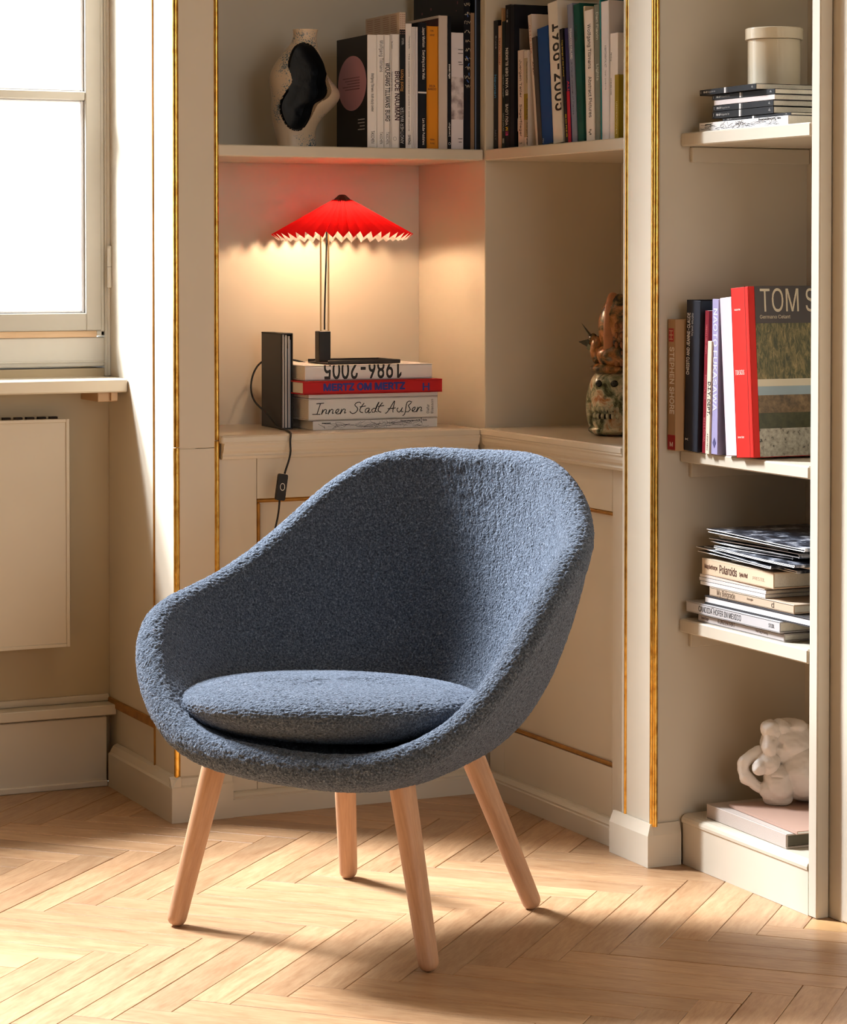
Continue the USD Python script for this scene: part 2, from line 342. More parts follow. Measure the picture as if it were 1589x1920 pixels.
b2 = bay('bookcase', 'cream built-in corner bookcase bay behind the right of the chair, skull ornament on its counter', (2.458, 4.927, 0), -90, .62, .335, .07, .537, .655, .148, .0, .62)
obj('corner_post', cbox(2.459, 2.80, 4.929, 5.43, .70, CEIL, .0015), paint, kind='structure')
obj('corner_post', cbox(2.475, 2.80, 4.945, 5.43, 0, .70, .0015), paint, kind='structure')

def rod(x, y, z0, z1, r, n=20, wob=.0, seed=0):
    zs = np.linspace(z0, z1, 40 if wob else 2); q = np.random.default_rng(seed)
    pts = [(x + wob * q.normal(), y + wob * q.normal(), z) for z in zs]
    return tube(pts, r, n)
pl = thing('pilaster', 'cream pilaster strip with two gilded beads left of the lamp alcove', 'pilaster', (1.80, 4.935, 0))
obj('shaft', join(cbox(-.0385, .048, .0, .018, .765, CEIL, .001), cbox(-.0385, .048, .0, .018, 0, .7642, .001)), paint, pl)
obj('core', cbox(-.028, .048, .0185, .325, 0, CEIL, 0), paint, pl)
obj('gilded_bead', join(rod(-.0405, .0025, .768, CEIL, .0062, wob=.00012, seed=1), rod(-.0405, .0025, .09, .7665, .0064, wob=.00012, seed=2)), gold, pl, smooth=40, label='thick gilded bead on the outer corner')
obj('gilded_bead', join(rod(.0465, .0005, .780, CEIL, .0050, wob=.00012, seed=3), rod(.0465, .0005, .04, .7785, .0052, wob=.00012, seed=4)), gold, pl, smooth=40, label='thin gilded bead beside the alcove')
pr = thing('pilaster', 'cream pilaster between the chair-side bay and the open shelves, thick gilded bead', 'pilaster', (2.44, 4.24, 0))
obj('shaft', cbox(.003, .0172, -.053, .062, 0, CEIL, .001), paint, pr)
obj('core', cbox(.0175, .35, -.034, .062, 0, CEIL, 0), paint, pr)
obj('gilded_bead', rod(.004, .0470, .06, CEIL, .0042, wob=.0001, seed=5), gold, pr, smooth=40, label='thin gilded bead')
obj('gilded_bead', join(rod(.0050, -.0535, .078, CEIL, .0062, wob=.0001, seed=6), rod(.0035, -.0640, .078, CEIL, .0052, wob=.0001, seed=7)), gold, pr, smooth=40, label='thick double gilded bead on the corner')
prof_b = base_profile(.060, .020, .0135)
blk = Manifold.batch_hull([Manifold.cube((.0135, .149, .060)).translate((2.4285, 4.176, 0)), Manifold.hull_points([(2.4370, 4.182, .081), (2.4420, 4.182, .081), (2.4420, 4.325, .081), (2.4370, 4.325, .081)])])
cap_ = Manifold.batch_hull([Manifold.cube((.0735, .0115, .060)).translate((2.4285, 4.176, 0)), Manifold.hull_points([(2.4370, 4.1835, .081), (2.502, 4.1835, .081), (2.502, 4.1875, .081), (2.4370, 4.1875, .081)])])
obj('plinth_block', moved(tri(blk + cap_), np.array([[1, 0, 0, -2.44], [0, 1, 0, -4.24], [0, 0, 1, 0], [0, 0, 0, 1.]])), paint, pr)

nb = thing('bookcase', 'cream open bookshelf niche on the right with stacked books and a white sculpture', 'bookcase', (2.503, 3.735, 0))
obj('side_panel', cbox(-.045, .30, .4535, .47, .06, CEIL, .001), paint, nb)
obj('back_panel', cbox(.285, .30, -.04, .4535, 0, CEIL, 0), paint, nb)
obj('side_panel', cbox(.035, .29, -.045, -.02, 0, CEIL, .001), paint, nb)
obj('shelf', cbox(0, .285, .0162, .4525, 1.365, 1.390, .0025), paint, nb)
obj('shelf', cbox(0, .285, .0162, .4515, .767, .790, .0025), paint, nb)
obj('shelf', cbox(-.001, .285, .0162, .4510, .4435, .469, .0025), paint, nb)
for z in (1.364, .766, .4425):
    obj('cleat', cbox(.020, .284, .4425, .4532, z - .029, z, .0015), paint, nb)
m = trimesh.creation.extrude_polygon(Polygon([(.003, 0), (.28, 0), (.28, .0965), (.014, .0965), (.007, .095), (.002, .0912), (0, .086), (.0005, .081), (.003, .0785)]), .4265, engine='earcut')
m.apply_transform(np.array([[1, 0, 0, 0], [0, 0, -1, .443], [0, 1, 0, 0], [0, 0, 0, 1.]]))
obj('plinth', m, paint_gloss, nb, label='plinth step with a rounded glossy nosing')
struct('door_1', join(cbox(2.505, 2.531, 3.724, 3.7505, 0, CEIL, .002), cbox(2.5335, 2.545, 3.685, 3.7505, 0, CEIL, .001)), paint)

# ---------------------------------------------------------------- lounge chair
CH = np.array([1.7806, 4.0056, 0.0]); CYAW = -2.5324
R_ = [0.3357, 0.3429, 0.3384, 0.3425, 0.3553, 0.362, 0.3591, 0.3518, 0.3254, 0.3427, 0.3735, 0.3642]
H_ = [0.3426, 0.3406, 0.4194, 0.5899, 0.6784, 0.7649, 0.7755, 0.7603, 0.646, 0.5541, 0.5037, 0.3776]
ZC, BF, BB, EF, EB, TT, AA = 0.2983, 0.6628, 0.8409, 0.2017, 0.1109, 0.0530, 0.5848
def per(vals, th):
    return CubicSpline(np.linspace(0, 2 * np.pi, 13), np.r_[vals, vals[0]], bc_type='periodic')(th)
def boucle(P, N, amp=1.):
    """Looped wool: knots of about 4 mm pushed out along the normals."""
    q = P / .0043
    w = meshkit.fbm(P / .03, 2, 5) * .25
    a = meshkit.noise(q + w[:, None], 1); b = meshkit.noise(q * 1.9 + 7.3, 2); c = meshkit.noise(P / .02, 3)
    k = 1 - np.abs(2 * a - 1)
    return P + N * (amp * (.0030 * (k - .5) + .0018 * (b - .5) + .0010 * (c - .5)))[:, None]
def grid_normals(P):
    a = np.roll(P, -1, 0) - np.roll(P, 1, 0); b = np.gradient(P, axis=1)
    n = np.cross(b, a); l = np.linalg.norm(n, axis=-1, keepdims=True); return n / np.maximum(l, 1e-12)
def shell_mesh(nt=820, ns=190, nc=40):
    th = np.linspace(0, 2 * np.pi, nt, endpoint=False)
    R, h = per(R_, th), per(H_, th); w = (1 + np.cos(th)) / 2
    b, e = BF * w + BB * (1 - w), EF * w + EB * (1 - w)
    s = (np.linspace(.02, 1, ns))[None, :, None]; zero = np.zeros_like(R)
    P0, P1, P2, P3 = [np.stack(q, -1)[:, None] for q in ((zero, zero + ZC), (AA * R, zero + ZC), (b * R, ZC + e * (h - ZC)), (R, h))]
    C = (1 - s) ** 3 * P0 + 3 * (1 - s) ** 2 * s * P1 + 3 * (1 - s) * s * s * P2 + s ** 3 * P3
    D = 3 * (1 - s) ** 2 * (P1 - P0) + 6 * (1 - s) * s * (P2 - P1) + 3 * s * s * (P3 - P2)
    D /= np.linalg.norm(D, axis=-1, keepdims=True)
    N = np.stack([-D[..., 1], D[..., 0]], -1); t = TT / 2
    an = np.linspace(0, np.pi, nc + 2)[1:-1]
    tip = t * (np.cos(an)[None, :, None] * N[:, -1:] + np.sin(an)[None, :, None] * D[:, -1:])
    prof = np.concatenate([C + N * t, C[:, -1:] + tip, (C - N * t)[:, ::-1]], 1)
    P = np.stack([prof[..., 0] * np.cos(th)[:, None], prof[..., 0] * np.sin(th)[:, None], prof[..., 1]], -1)
    nrm = grid_normals(P)
    mid = P[:, ns + nc // 2] - P[:, :ns].mean(1)
    if (nrm[:, ns + nc // 2] * mid).sum() < 0: nrm = -nrm
    M = P.shape[1]; k = np.arange(M)
    seam = np.exp(-((k - (ns + nc + 9)) / 2.2) ** 2) * -.0022
    Q = boucle(P.reshape(-1, 3), nrm.reshape(-1, 3)).reshape(P.shape) + nrm * seam[None, :, None]
    i = np.arange(nt)[:, None]; j = np.arange(M - 1)[None]; i2 = (i + 1) % nt
    quads = np.stack([i * M + j, i2 * M + j, i2 * M + j + 1, i * M + j + 1], -1).reshape(-1, 4)
    f = np.vstack([quads[:, [0, 1, 2]], quads[:, [0, 2, 3]]])
    m = trimesh.Trimesh(Q.reshape(-1, 3), f, process=False)
    v0 = len(m.vertices); a0, b0 = Q[:, 0].mean(0), Q[:, -1].mean(0)
    fa = [(v0, ((x + 1) % nt) * M, x * M) for x in range(nt)] + [(v0 + 1, x * M + M - 1, ((x + 1) % nt) * M + M - 1) for x in range(nt)]
    m = trimesh.Trimesh(np.vstack([m.vertices, a0, b0]), np.vstack([f, fa]), process=False)
    return m
def cushion_mesh(R=.262, n=420, k=150):
    th = np.linspace(0, 2 * np.pi, n, endpoint=False)
    a = np.linspace(-np.pi / 2, np.pi / 2, k)
    r = np.abs(np.cos(a)) ** .50; z = np.sign(np.sin(a)) * np.abs(np.sin(a)) ** 1.0
    r[0] = r[-1] = .004
    rr = R * (1 + .015 * np.cos(2 * th)[:, None]) * r[None]
    zz = np.where(z > 0, .036 * z, .053 * z)[None] * np.ones_like(rr)
    P = np.stack([rr * np.cos(th)[:, None], rr * np.sin(th)[:, None], zz], -1)
    nrm = grid_normals(P)
    if (nrm * P).sum() < 0: nrm = -nrm
    Q = boucle(P.reshape(-1, 3) + 3.3, nrm.reshape(-1, 3)).reshape(P.shape) - 3.3
    i = np.arange(n)[:, None]; j = np.arange(k - 1)[None]; i2 = (i + 1) % n
    q = np.stack([i * k + j, i2 * k + j, i2 * k + j + 1, i * k + j + 1], -1).reshape(-1, 4)
    return trimesh.Trimesh(Q.reshape(-1, 3), np.vstack([q[:, [0, 1, 2]], q[:, [0, 2, 3]]]), process=False)
wool = mat('blue_boucle', {'t': ('texture_coordinate', {}), 'n1': ('noise_texture', {'scale': 330., 'detail': 2., 'roughness': .6}), 'n2': ('noise_texture', {'scale': 260., 'detail': 1.}), 'n3': ('noise_texture', {'scale': 600., 'detail': 2.}),
    'r': ('rgb_ramp', {'ramp': [(.30, lin('#272b33')), (.47, lin('#464d57')), (.60, lin('#606873')), (.74, lin('#91979f'))]}), 'mx': ('mix_float', {'fac': .4}),
    'b': ('bump', {'strength': .9, 'distance': .004}), 'b2': ('bump', {'strength': .7, 'distance': .002}),
    'p': ('principled_bsdf', {'roughness': .95, 'specular_ior_level': .1, 'sheen_weight': .35, 'sheen_roughness': .5, 'sheen_tint': lin('#b9c4d8')})},
    [('t.object', 'n1.vector'), ('t.object', 'n2.vector'), ('t.object', 'n3.vector'), ('n1.fac', 'mx.a'), ('n2.fac', 'mx.b'), ('mx.result', 'r.fac'), ('r.color', 'p.base_color'), ('n2.fac', 'b.height'), ('n3.fac', 'b2.height'), ('b.normal', 'b2.normal'), ('b2.normal', 'p.normal')])
ch = thing('lounge_chair', 'blue grey boucle shell lounge chair on four oak legs, standing on the parquet', 'chair', CH, math.degrees(CYAW))
obj('seat_shell', shell_mesh(), wool, ch, smooth=True)
cu = cushion_mesh()
T = trimesh.transformations.rotation_matrix(math.radians(-3.5), [0, 1, 0]); T[:3, 3] = [.083, -.024, .402]
obj('seat_cushion', moved(cu, T), wool, ch, smooth=True, label='round loose seat cushion in the same blue grey boucle')
def leg_mesh(top):
    """From the floor point (the origin) up to top, rounded foot; along local z."""
    L = float(np.linalg.norm(top)); rb, rt = .0172, .0222
    pr = [(0, 0), (.006, .0006), (.011, .0028), (.0145, .0065), (.0166, .0115), (rb, .018), (.0205, L * .7), (rt, L), (0, L)]
    return lathe(pr, 40), L
cy, sy = math.cos(CYAW), math.sin(CYAW)
for (bx, by), tp in [((1.478, 4.162), (1.547, 4.127, .31)), ((1.754, 3.714), (1.736, 3.789, .31)), ((1.887, 4.351), (1.842, 4.272, .31)), ((2.095, 4.002), (1.970, 4.028, .31))]:
    d = np.array([tp[0] - bx, tp[1] - by, tp[2]]); m, L = leg_mesh(d)
    loc = lambda q: np.array([cy * q[0] + sy * q[1], -sy * q[0] + cy * q[1], q[2]])
    dl = loc(d) / L; bl = loc(np.array([bx - CH[0], by - CH[1], .0005]))
    path = numbered(str(ch.GetPath()), 'leg')
    g = usdkit.mesh(stage, path, m, oak_leg, 40)
    z = dl; x = np.cross([0, 1, 0], z); x /= np.linalg.norm(x); y = np.cross(z, x)
    g.AddTransformOp().Set(Gf.Matrix4d(*map(float, (*x, 0, *y, 0, *z, 0, *bl, 1))))

# ---------------------------------------------------------------- lettering and books
_tc = {}
def letters(s, bold=False):
    if (s, bold) not in _tc:
        m = meshkit.text_mesh(s, 1.0, .01, bold); _tc[(s, bold)] = (np.array(m.vertices), np.array(m.faces))
    return _tc[(s, bold)]
ROT = {'down': np.array([[0, 1, 0], [0, 0, -1], [-1, 0, 0.]]), 'up': np.array([[0, -1, 0], [0, 0, -1], [1, 0, 0.]]), 'across': np.array([[1, 0, 0], [0, 0, -1], [0, 1, 0.]])}
def spine_text(s, way, f0, f1, c, size, t, h, bold=False, italic=0., heavy=0.):
    """Lettering on the spine (plane y = 0, upright book): from fraction f0 to f1 down the spine, centred at c across; size = cap height / thickness."""
    v, f = letters(s, bold); v = v.copy()
    x0, x1 = v[:, 0].min(), v[:, 0].max(); v[:, 0] = (v[:, 0] - x0) / (x1 - x0); v[:, 1] -= .36
    if heavy:
        k = len(v); o = [(0, 0), (heavy, 0), (-heavy, 0), (0, heavy), (0, -heavy)]; v = np.vstack([v + [a / (x1 - x0), b, .0004 * j] for j, (a, b) in enumerate(o)]); f = np.vstack([f + j * k for j in range(5)])
    dep = v[:, 2] / .01
    if way == 'across':
        W = (f1 - f0) * t; p = np.stack([v[:, 0] * W, v[:, 1] * size * t, dep * .0004 - .0001], -1) @ ROT[way].T
        p += [f0 * t, 0, h * (1 - c)]
    else:
        W = (f1 - f0) * h; p = np.stack([v[:, 0] * W, v[:, 1] * size * t, dep * .0004 - .0001], -1) @ ROT[way].T
        p += [c * t, 0, h * (1 - f0) if way == 'down' else h * (1 - f1)]
    return trimesh.Trimesh(p, f.copy(), process=False)
PAPER = plain('#e9e2d2', .8, var=.08, vscale=300, name='paper_edges')
PAPERW = plain('#efece6', .8, var=.05, vscale=300, name='paper_white')
FLAT = np.array([[0, 0, -1, 0], [0, 1, 0, 0], [1, 0, 0, 0], [0, 0, 0, 1.]])
def book(name, label, group, t, h, d, cover, loc, rotz=0., lean=0., texts=(), bands=(), flat=False, cat='book', soft=None, pages=None, rough=.45, extra=(), tilt=0., spine=None, left=None, right=None):
    """A book with spine at local y = 0. Upright: x thickness, z height. Flat: turned so that the head is to the left. texts: (string, way, f0, f1, across, size, colour, bold); bands: (f0, f1, colour)."""
    soft = t < .016 if soft is None else soft
    o = thing(name, label, cat, loc, rotz, group=group, ry=lean, rx=tilt)
    F = np.eye(4)
    if flat: F = FLAT.copy(); F[0, 3] = h
    bt = min(.0008 if soft else .0026, t * .22); ins = .0002 if soft else .003
    cm = plain(cover, rough, spec=.22)
    sp = cbox(0, t, 0, max(bt, .001), 0, h, .0012)
    bl = cbox(0, bt, 0, d, 0, h, .0006); br = cbox(t - bt, t, 0, d, 0, h, .0006)
    def put(nm, m, mm, smooth=False, on=None, **k): return obj(nm, moved(m, F), mm, on or o, smooth, **k)
    if spine or left or right:
        cv = put('spine', sp, plain(spine or cover, rough, spec=.22)); put('cover_board', cbox(0, bt, .0012, d, 0, h, .0006), plain(left or cover, rough, spec=.22)); put('cover_board', cbox(t - bt, t, .0012, d, 0, h, .0006), plain(right or cover, rough, spec=.22))
    else:
        cv = put('cover', join(sp, bl, br), cm)
    put('pages', cbox(bt, t - bt, max(bt, .001) + .0002, d - ins, ins, h - ins, .0006), pages or PAPER)
    for f0, f1, c in bands:
        put('spine_band', cbox(.0002, t - .0002, -.00025, .001, h * (1 - f1), h * (1 - f0), .0001), plain(c, rough, spec=.22), on=cv)
    for s, way, f0, f1, c, size, col, *b in texts:
        put('lettering', spine_text(s, way, f0, f1, c, size, t, h, bool(b and b[0])), plain(col, .55), on=cv)
    for nm, m, mm in extra: put(nm, m, mm, on=cv, kind='stuff' if nm in ('cover_specks', 'network_drawing', 'printed_lines') else None)
    return o
def ring(x, z, r, w, y=-.0004):
    m = trimesh.creation.annulus(r_min=r - w, r_max=r, height=.0006, sections=24)
    m.apply_transform(np.array([[1, 0, 0, x], [0, 0, -1, y + .0003], [0, 1, 0, z], [0, 0, 0, 1.]])); return m
def lines_on_spine(t, h, rows, y=-.0003):
    return join([cbox(t * a, t * b, y, .0005, z0, z1, 0) for a, b, z0, z1 in rows])
K, Wt = '#17171b', '#e9e3e0'

# --- upper shelf, left bay: spines face -y at Y = 4.95
G1 = 'books upright on the upper shelf of the left bay'
YS, ZS = 4.95, SHELF + .0003
def up1(lbl, x0, x1, zt, d, cover, **k):
    y = k.pop('y', YS); n = k.pop('name', 'book')
    return book(n, lbl, k.pop('group', G1), x1 - x0 - .0003, zt - ZS, d, cover, (x0, y, ZS), **k)
t_ = .0219
ell = trimesh.creation.extrude_polygon(Point(0, 0).buffer(1, 24), .0006); ell.apply_scale([.075, .0585, 1.]); 
ell.apply_transform(np.array([[0, 0, -1, .0001], [1, 0, 0, .081], [0, 1, 0, .140], [0, 0, 0, 1.]]))
tx = []
for i in range(5): tx.append(cbox(-.0008, .001, .04, .13 - .012 * (i % 3), .150 - i * .006, .1522 - i * .006, 0))
tx2 = [cbox(-.0004, .001, .015, .05 - .01 * (i % 3 == 2), .060 - i * .007, .0622 - i * .007, 0) for i in range(4)]
up1('white spined art book whose black left cover shows a big pink oval', 2.1923, 2.2145, 1.6253, .165, Wt, left='#1d1b1d', texts=[('Wolfgang Tillmans   truth study center', 'down', .34, .68, .5, .28, '#222222'), ('TASCHEN', 'down', .85, .96, .5, .34, K)],
    extra=[('pink_oval', ell, plain('#b07f8e', .5)), ('printed_lines', join(tx), plain('#7b4f60', .5)), ('printed_lines', join(tx2), plain('#b9b4b4', .5))], soft=False)
up1('white book with thin grey lettering at the spine top, second from the pink oval', 2.2145, 2.2293, 1.626, .17, Wt, texts=[('Wolfgang Tillmans', 'down', .05, .33, .62, .55, '#4a4a50'), ('TASCHEN', 'down', .86, .965, .6, .42, K)])
up1('white book with heavy slanted black capitals on the spine', 2.2293, 2.246, 1.6265, .17, Wt, texts=[('WOLFGANG TILLMANS', 'down', .25, .645, .5, .62, '#1b1a1c', True), ('BURG', 'down', .665, .765, .5, .62, '#1b1a1c', True), ('TASCHEN', 'down', .86, .965, .5, .42, K)])
up1('white book with large dark maroon capitals and a tiny round mark on the spine', 2.246, 2.2666, 1.6284, .18, Wt, texts=[('BRUCE NAUMAN', 'down', .325, .755, .68, .52, '#3a1722', True), ('Tate Liverpool', 'down', .06, .13, .15, .17, '#777777'), ('Topological Gardens', 'down', .33, .50, .12, .2, '#6a5a5e')], extra=[('round_mark', ring(.0095, .020, .0042, .0008), plain('#9a9498', .5))])
rows = [(a, a + .22, z, z + .0012) for a in (.08, .42, .72) for z in np.arange(.242, .285, .0045)]
lf = join([cbox(-.0003, .001, y, y + .03, z, z + .0012, 0) for y in (.015, .055, .10, .14) for z in np.arange(.245, .283, .0045)])
up1('tall book with cream text printed top and black lower spine, gothic gold title', 2.2666, 2.2808, 1.6752, .178, '#cdb8a6', bands=[(.128, 1.0, '#191a1d')], texts=[('STEIDL', 'down', .19, .24, .5, .35, '#cccccc'), ('Roni Horn', 'up', .42, .58, .45, .55, '#b08243', True), ('ANOTHER WATER', 'up', .70, .965, .5, .55, '#c8c8ca')], extra=[('printed_lines', lines_on_spine(.0139, .288, rows), plain('#9a6f60', .5)), ('printed_lines', lf, plain('#a57b6c', .5))])
up1('slim white book with faint grey small title, right of the black and cream tall one', 2.2808, 2.2952, 1.6521, .17, '#e6e0dd', texts=[('Photographs', 'down', .10, .20, .6, .25, '#888888'), ('The complete collected works in one volume', 'down', .24, .86, .55, .22, '#777777'), ('SPRING', 'down', .89, .97, .55, .4, '#222222', True)])
for i, (a, b, w) in enumerate(((2.2952, 2.2998, 'left'), (2.2998, 2.3047, 'middle'), (2.3047, 2.3095, 'right'))):
    up1('blank white booklet left of the black white-banded spine, %s one of three' % w, a, b, 1.6457, .16, ('#dcd6d6', '#d3cdcf', '#d8d2d6')[i], name='booklet', cat='booklet', pages=PAPERW)
up1('black book with white small title and a white band across the spine', 2.3098, 2.3303, 1.6556, .18, '#191b22', bands=[(.548, .562, '#e2dede')], texts=[('Jasper Morrison', 'down', .04, .195, .62, .30, Wt), ('Everything but the Walls', 'down', .22, .45, .62, .30, Wt), ('Lars Muller Publishers', 'down', .76, .97, .62, .28, Wt)], soft=False)
up1('bright orange book on the upper shelf', 2.3303, 2.3586, 1.6487, .15, '#d98a1f', texts=[('CARL', 'across', .3, .6, .04, .13, '#6b3a10'), ('ANDRE', 'across', .25, .65, .075, .13, '#6b3a10'), ('DELIA', 'across', .2, .72, .49, .17, '#6b3a10', True), ('MOROCCO', 'across', .12, .8, .515, .17, '#6b3a10', True), ('Walther', 'across', .3, .65, .925, .13, '#6b3a10'), ('Konig', 'across', .3, .65, .955, .13, '#6b3a10')])
up1('large off white book with a maroon left cover, right of the orange one', 2.3588, 2.3801, 1.6723, .18, '#cdbfb5', left='#4a2027', soft=False, extra=[('cover_edge', cbox(-.0006, .002, .0, .18, .279, .2848, .0003), plain('#cdbfb5', .5))])
up1('narrow black book with white lettering and a ring near the foot', 2.3803, 2.3883, 1.6718, .18, '#15161b', texts=[('unseen mgzn', 'down', .36, .47, .5, .55, Wt, True), ('uitgeverij', 'down', .80, .905, .5, .5, Wt)], extra=[('ring_mark', ring(.0040, .012, .0028, .0007), plain(Wt, .5))], soft=True)
stones = mat('stone_photo', {'t': ('texture_coordinate', {}), 'v': ('voronoi_texture', {'scale': 55.}), 'n': ('noise_texture', {'scale': 90., 'detail': 4.}), 'mx': ('mix_float', {'fac': .5}), 'r': ('rgb_ramp', {'ramp': [(.2, lin('#5b4a4a')), (.4, lin('#a79a9c')), (.6, lin('#d8cfd0'))]}), 'p': ('principled_bsdf', {'roughness': .5})}, [('t.object', 'v.vector'), ('t.object', 'n.vector'), ('v.distance', 'mx.a'), ('n.fac', 'mx.b'), ('mx.result', 'r.fac'), ('r.color', 'p.base_color')])
up1('short white book with a photograph of pale stones across its spine', 2.389, 2.4182, 1.6373, .17, '#ddd6da', left='#c9bcb4', extra=[('stone_photograph', cbox(-.0003, .0288, -.0003, .02, .064, .155, .0002), stones), ('printed_lines', lines_on_spine(.029, .25, [(.55, .95, .213, .2145), (.55, .95, .205, .2065), (.55, .85, .186, .1875), (.6, .95, .181, .1825), (.55, .9, .022, .0235), (.6, .85, .015, .0165)]), plain('#555555', .5))])
q = random.Random(4); scr = []
for i in range(12):
    z0 = .35 - i * .0195
    for k in range(3):
        x0 = q.uniform(.001, .004) + k * .0042; pts = [(x0 + .0012 * j + q.uniform(-.0006, .0006), -.0003, z0 + q.uniform(-.004, .004)) for j in range(5)]
        scr.append(tube(pts, .00042, 5))
blue = [tube([(q.uniform(.003, .013), -.0003, z), (q.uniform(.003, .013), -.0003, z - .006)], .0011, 6) for z in (.29, .20, .185, .165, .15)]
spk = [cbox(-.0004, .001, y, y + q.uniform(.002, .006), z, z + q.uniform(.002, .006), 0) for y, z in [(q.uniform(.01, .24), q.uniform(.2, .36)) for _ in range(16)]]
up1('very tall black book covered in white handwriting, running out of the top of the picture', 2.4182, 2.4342, 1.76, .255, '#14131a', soft=False, extra=[('handwriting', join(scr), plain('#cfc6b4', .5)), ('blue_strokes', join(blue), plain('#2f62b5', .5)), ('cover_specks', join(spk), plain('#6a2a30', .5))])
up1('brown card spine between two very tall black books', 2.4344, 2.4437, 1.6809, .2, '#8d7159')
up1('very tall black book with a blue grey stripe against the corner post', 2.4439, 2.4580, 1.75, .25, '#16181d', soft=False, extra=[('stripe', cbox(.0012, .0040, -.0005, .001, 0, .363, .0002), plain('#5f6f8c', .35))])

# --- upper shelf, right bay: spines face -x at X = 2.48
G2 = 'books upright on the upper shelf of the right bay'
def up2(lbl, y0, y1, yb0, yb1, zt, d, cover, **k):
    h = (zt - ZS); t = min(y0 - y1, yb0 - yb1) - .0006; lean = math.degrees(math.atan2(y0 - yb0, h))
    n = k.pop('name', 'book')
    return book(n, lbl, k.pop('group', G2), t, h / math.cos(math.radians(lean)), d, cover, (k.pop('x', 2.478), yb0 - .0003, ZS), rotz=-90, lean=-lean, **k)
up2('black book with blue and white small lettering, first beside the corner post', 4.9262, 4.9052, 4.9262, 4.9052, 1.6634, .22, '#14141a', texts=[('Bruce', 'down', .12, .22, .5, .3, '#8a8a90'), ('Nauman', 'down', .42, .60, .35, .42, '#3f86b8', True), ('MIT', 'down', .85, .93, .4, .3, '#77777c')])
up2('pale pink thin book with rust lettering between two dark books', 4.9045, 4.8905, 4.9045, 4.8905, 1.6506, .2, '#cfae98', texts=[('Carsten Holler', 'down', .1, .32, .5, .5, '#8a3b2c')])
up2('taller tan board with a dark green small lettered book before it', 4.890, 4.8868, 4.890, 4.8868, 1.6871, .2, '#b08a62', name='board', cat='board')
up2('dark green black book with tiny pale lettering', 4.8865, 4.8718, 4.8865, 4.8718, 1.6583, .2, '#14211f', texts=[('Daniel Langer', 'down', .42, .60, .45, .3, '#8f9a94'), ('CANTZ VERLAG', 'down', .72, .86, .45, .3, '#8f9a94')], extra=[('small_mark', cbox(.003, .010, -.0003, .001, .012, .022, 0), plain('#8f9a94', .5))])
up2('black book with bold white upward lettering and coloured letters at the foot', 4.8713, 4.8490, 4.8713, 4.8490, 1.6917, .22, '#16161b', texts=[('ED VAN DER ELSKEN', 'up', .30, .63, .42, .5, '#d8d4d0', True), ('YOU LOVE', 'up', .69, .84, .42, .5, '#d8d4d0', True), ('M', 'up', .85, .875, .42, .5, '#d8b52c', True), ('E', 'up', .88, .91, .42, .5, '#c2407a', True), ('TASCHEN', 'down', .03, .09, .4, .2, '#9a9a9a')], extra=[('white_dot', moved(trimesh.creation.cylinder(.0028, .0008, sections=20), np.array([[1, 0, 0, .009], [0, 0, -1, 0], [0, 1, 0, .270], [0, 0, 0, 1.]])), plain('#e0dcd8', .5))], soft=False)
grass = mat('grass_photo', {'t': ('texture_coordinate', {}), 'm': ('mapping', {'scale': (1, 1, .35)}), 'n': ('noise_texture', {'scale': 130., 'detail': 6., 'roughness': .75, 'distortion': .8}), 'r': ('rgb_ramp', {'ramp': [(.3, lin('#1f2412')), (.45, lin('#4a4a26')), (.6, lin('#857447')), (.75, lin('#b59c6c'))]}), 'p': ('principled_bsdf', {'roughness': .4})}, [('t.object', 'm.vector'), ('m.vector', 'n.vector'), ('n.fac', 'r.fac'), ('r.color', 'p.base_color')])
tN = .0196
up2('tall navy black book whose right cover shows a green and grey photograph', 4.8490, 4.8288, 4.8490, 4.8288, 1.6899, .24, '#15161f', soft=False, extra=[('cover_photograph', cbox(tN - .001, tN + .0006, .012, .2, .10, .252, .0002), plain('#6f675f', .5, var=.25, vscale=20)), ('green_print', cbox(tN, tN + .0008, .012, .06, .105, .205, .0002), plain('#3d6f2c', .5, var=.4, vscale=60)), ('white_stroke', tube([(tN + .0006, .016, .075), (tN + .0006, .010, .06), (tN + .0006, .010, .035)], .0022, 8), plain('#d8d2d0', .5))])
up2('short pale pink book with typewriter lettering on the upper shelf', 4.8141, 4.786, 4.8110, 4.7840, 1.5912, .2, '#dccbc2', texts=[('Juergen Teller', 'down', .10, .49, .45, .36, '#3a3436'), ('Siegerflieger', 'down', .56, .89, .45, .36, '#3a3436'), ('1', 'down', .95, .97, .45, .3, '#3a3436')], bands=[])
up2('short white book with yellow foliage photograph on the spine', 4.7855, 4.7680, 4.7835, 4.7665, 1.5891, .2, '#d9cec5', bands=[(.08, .45, '#b5a789'), (.45, .72, '#8f7a1f'), (.72, .9, '#a59877')], texts=[('Street Dog by Juergen Teller', 'down', .50, .985, .82, .28, '#2a2624', True), ('Representation', 'down', .12, .34, .82, .25, '#2a2624', True)])
up2('leaning pale pink book with red lettering and small photo at its edge', 4.7765, 4.7585, 4.7373, 4.7206, 1.6618, .2, '#dccfc8', texts=[('OTTO DIX', 'down', .08, .30, .35, .4, '#c07f74'), ('Araki', 'down', .36, .46, .6, .3, '#6a3c34')], x=2.482)
up2('plain dark grey book leaning beside the blue one', 4.7499, 4.7310, 4.7206, 4.7016, 1.6131, .2, '#4b4644')
up2('strong blue clothbound book leaning on the upper shelf', 4.7261, 4.679, 4.7016, 4.6547, 1.6291, .2, '#1f4686', soft=False, texts=[('Hay', 'down', .945, .985, .1, .12, '#c8d0dc')], rough=.7)
num = spine_text('1986-2005', 'down', .155, .775, .78, 1.05, .0425, .2905, True)
num = num.slice_plane([.0419, 0, 0], [-1, 0, 0])
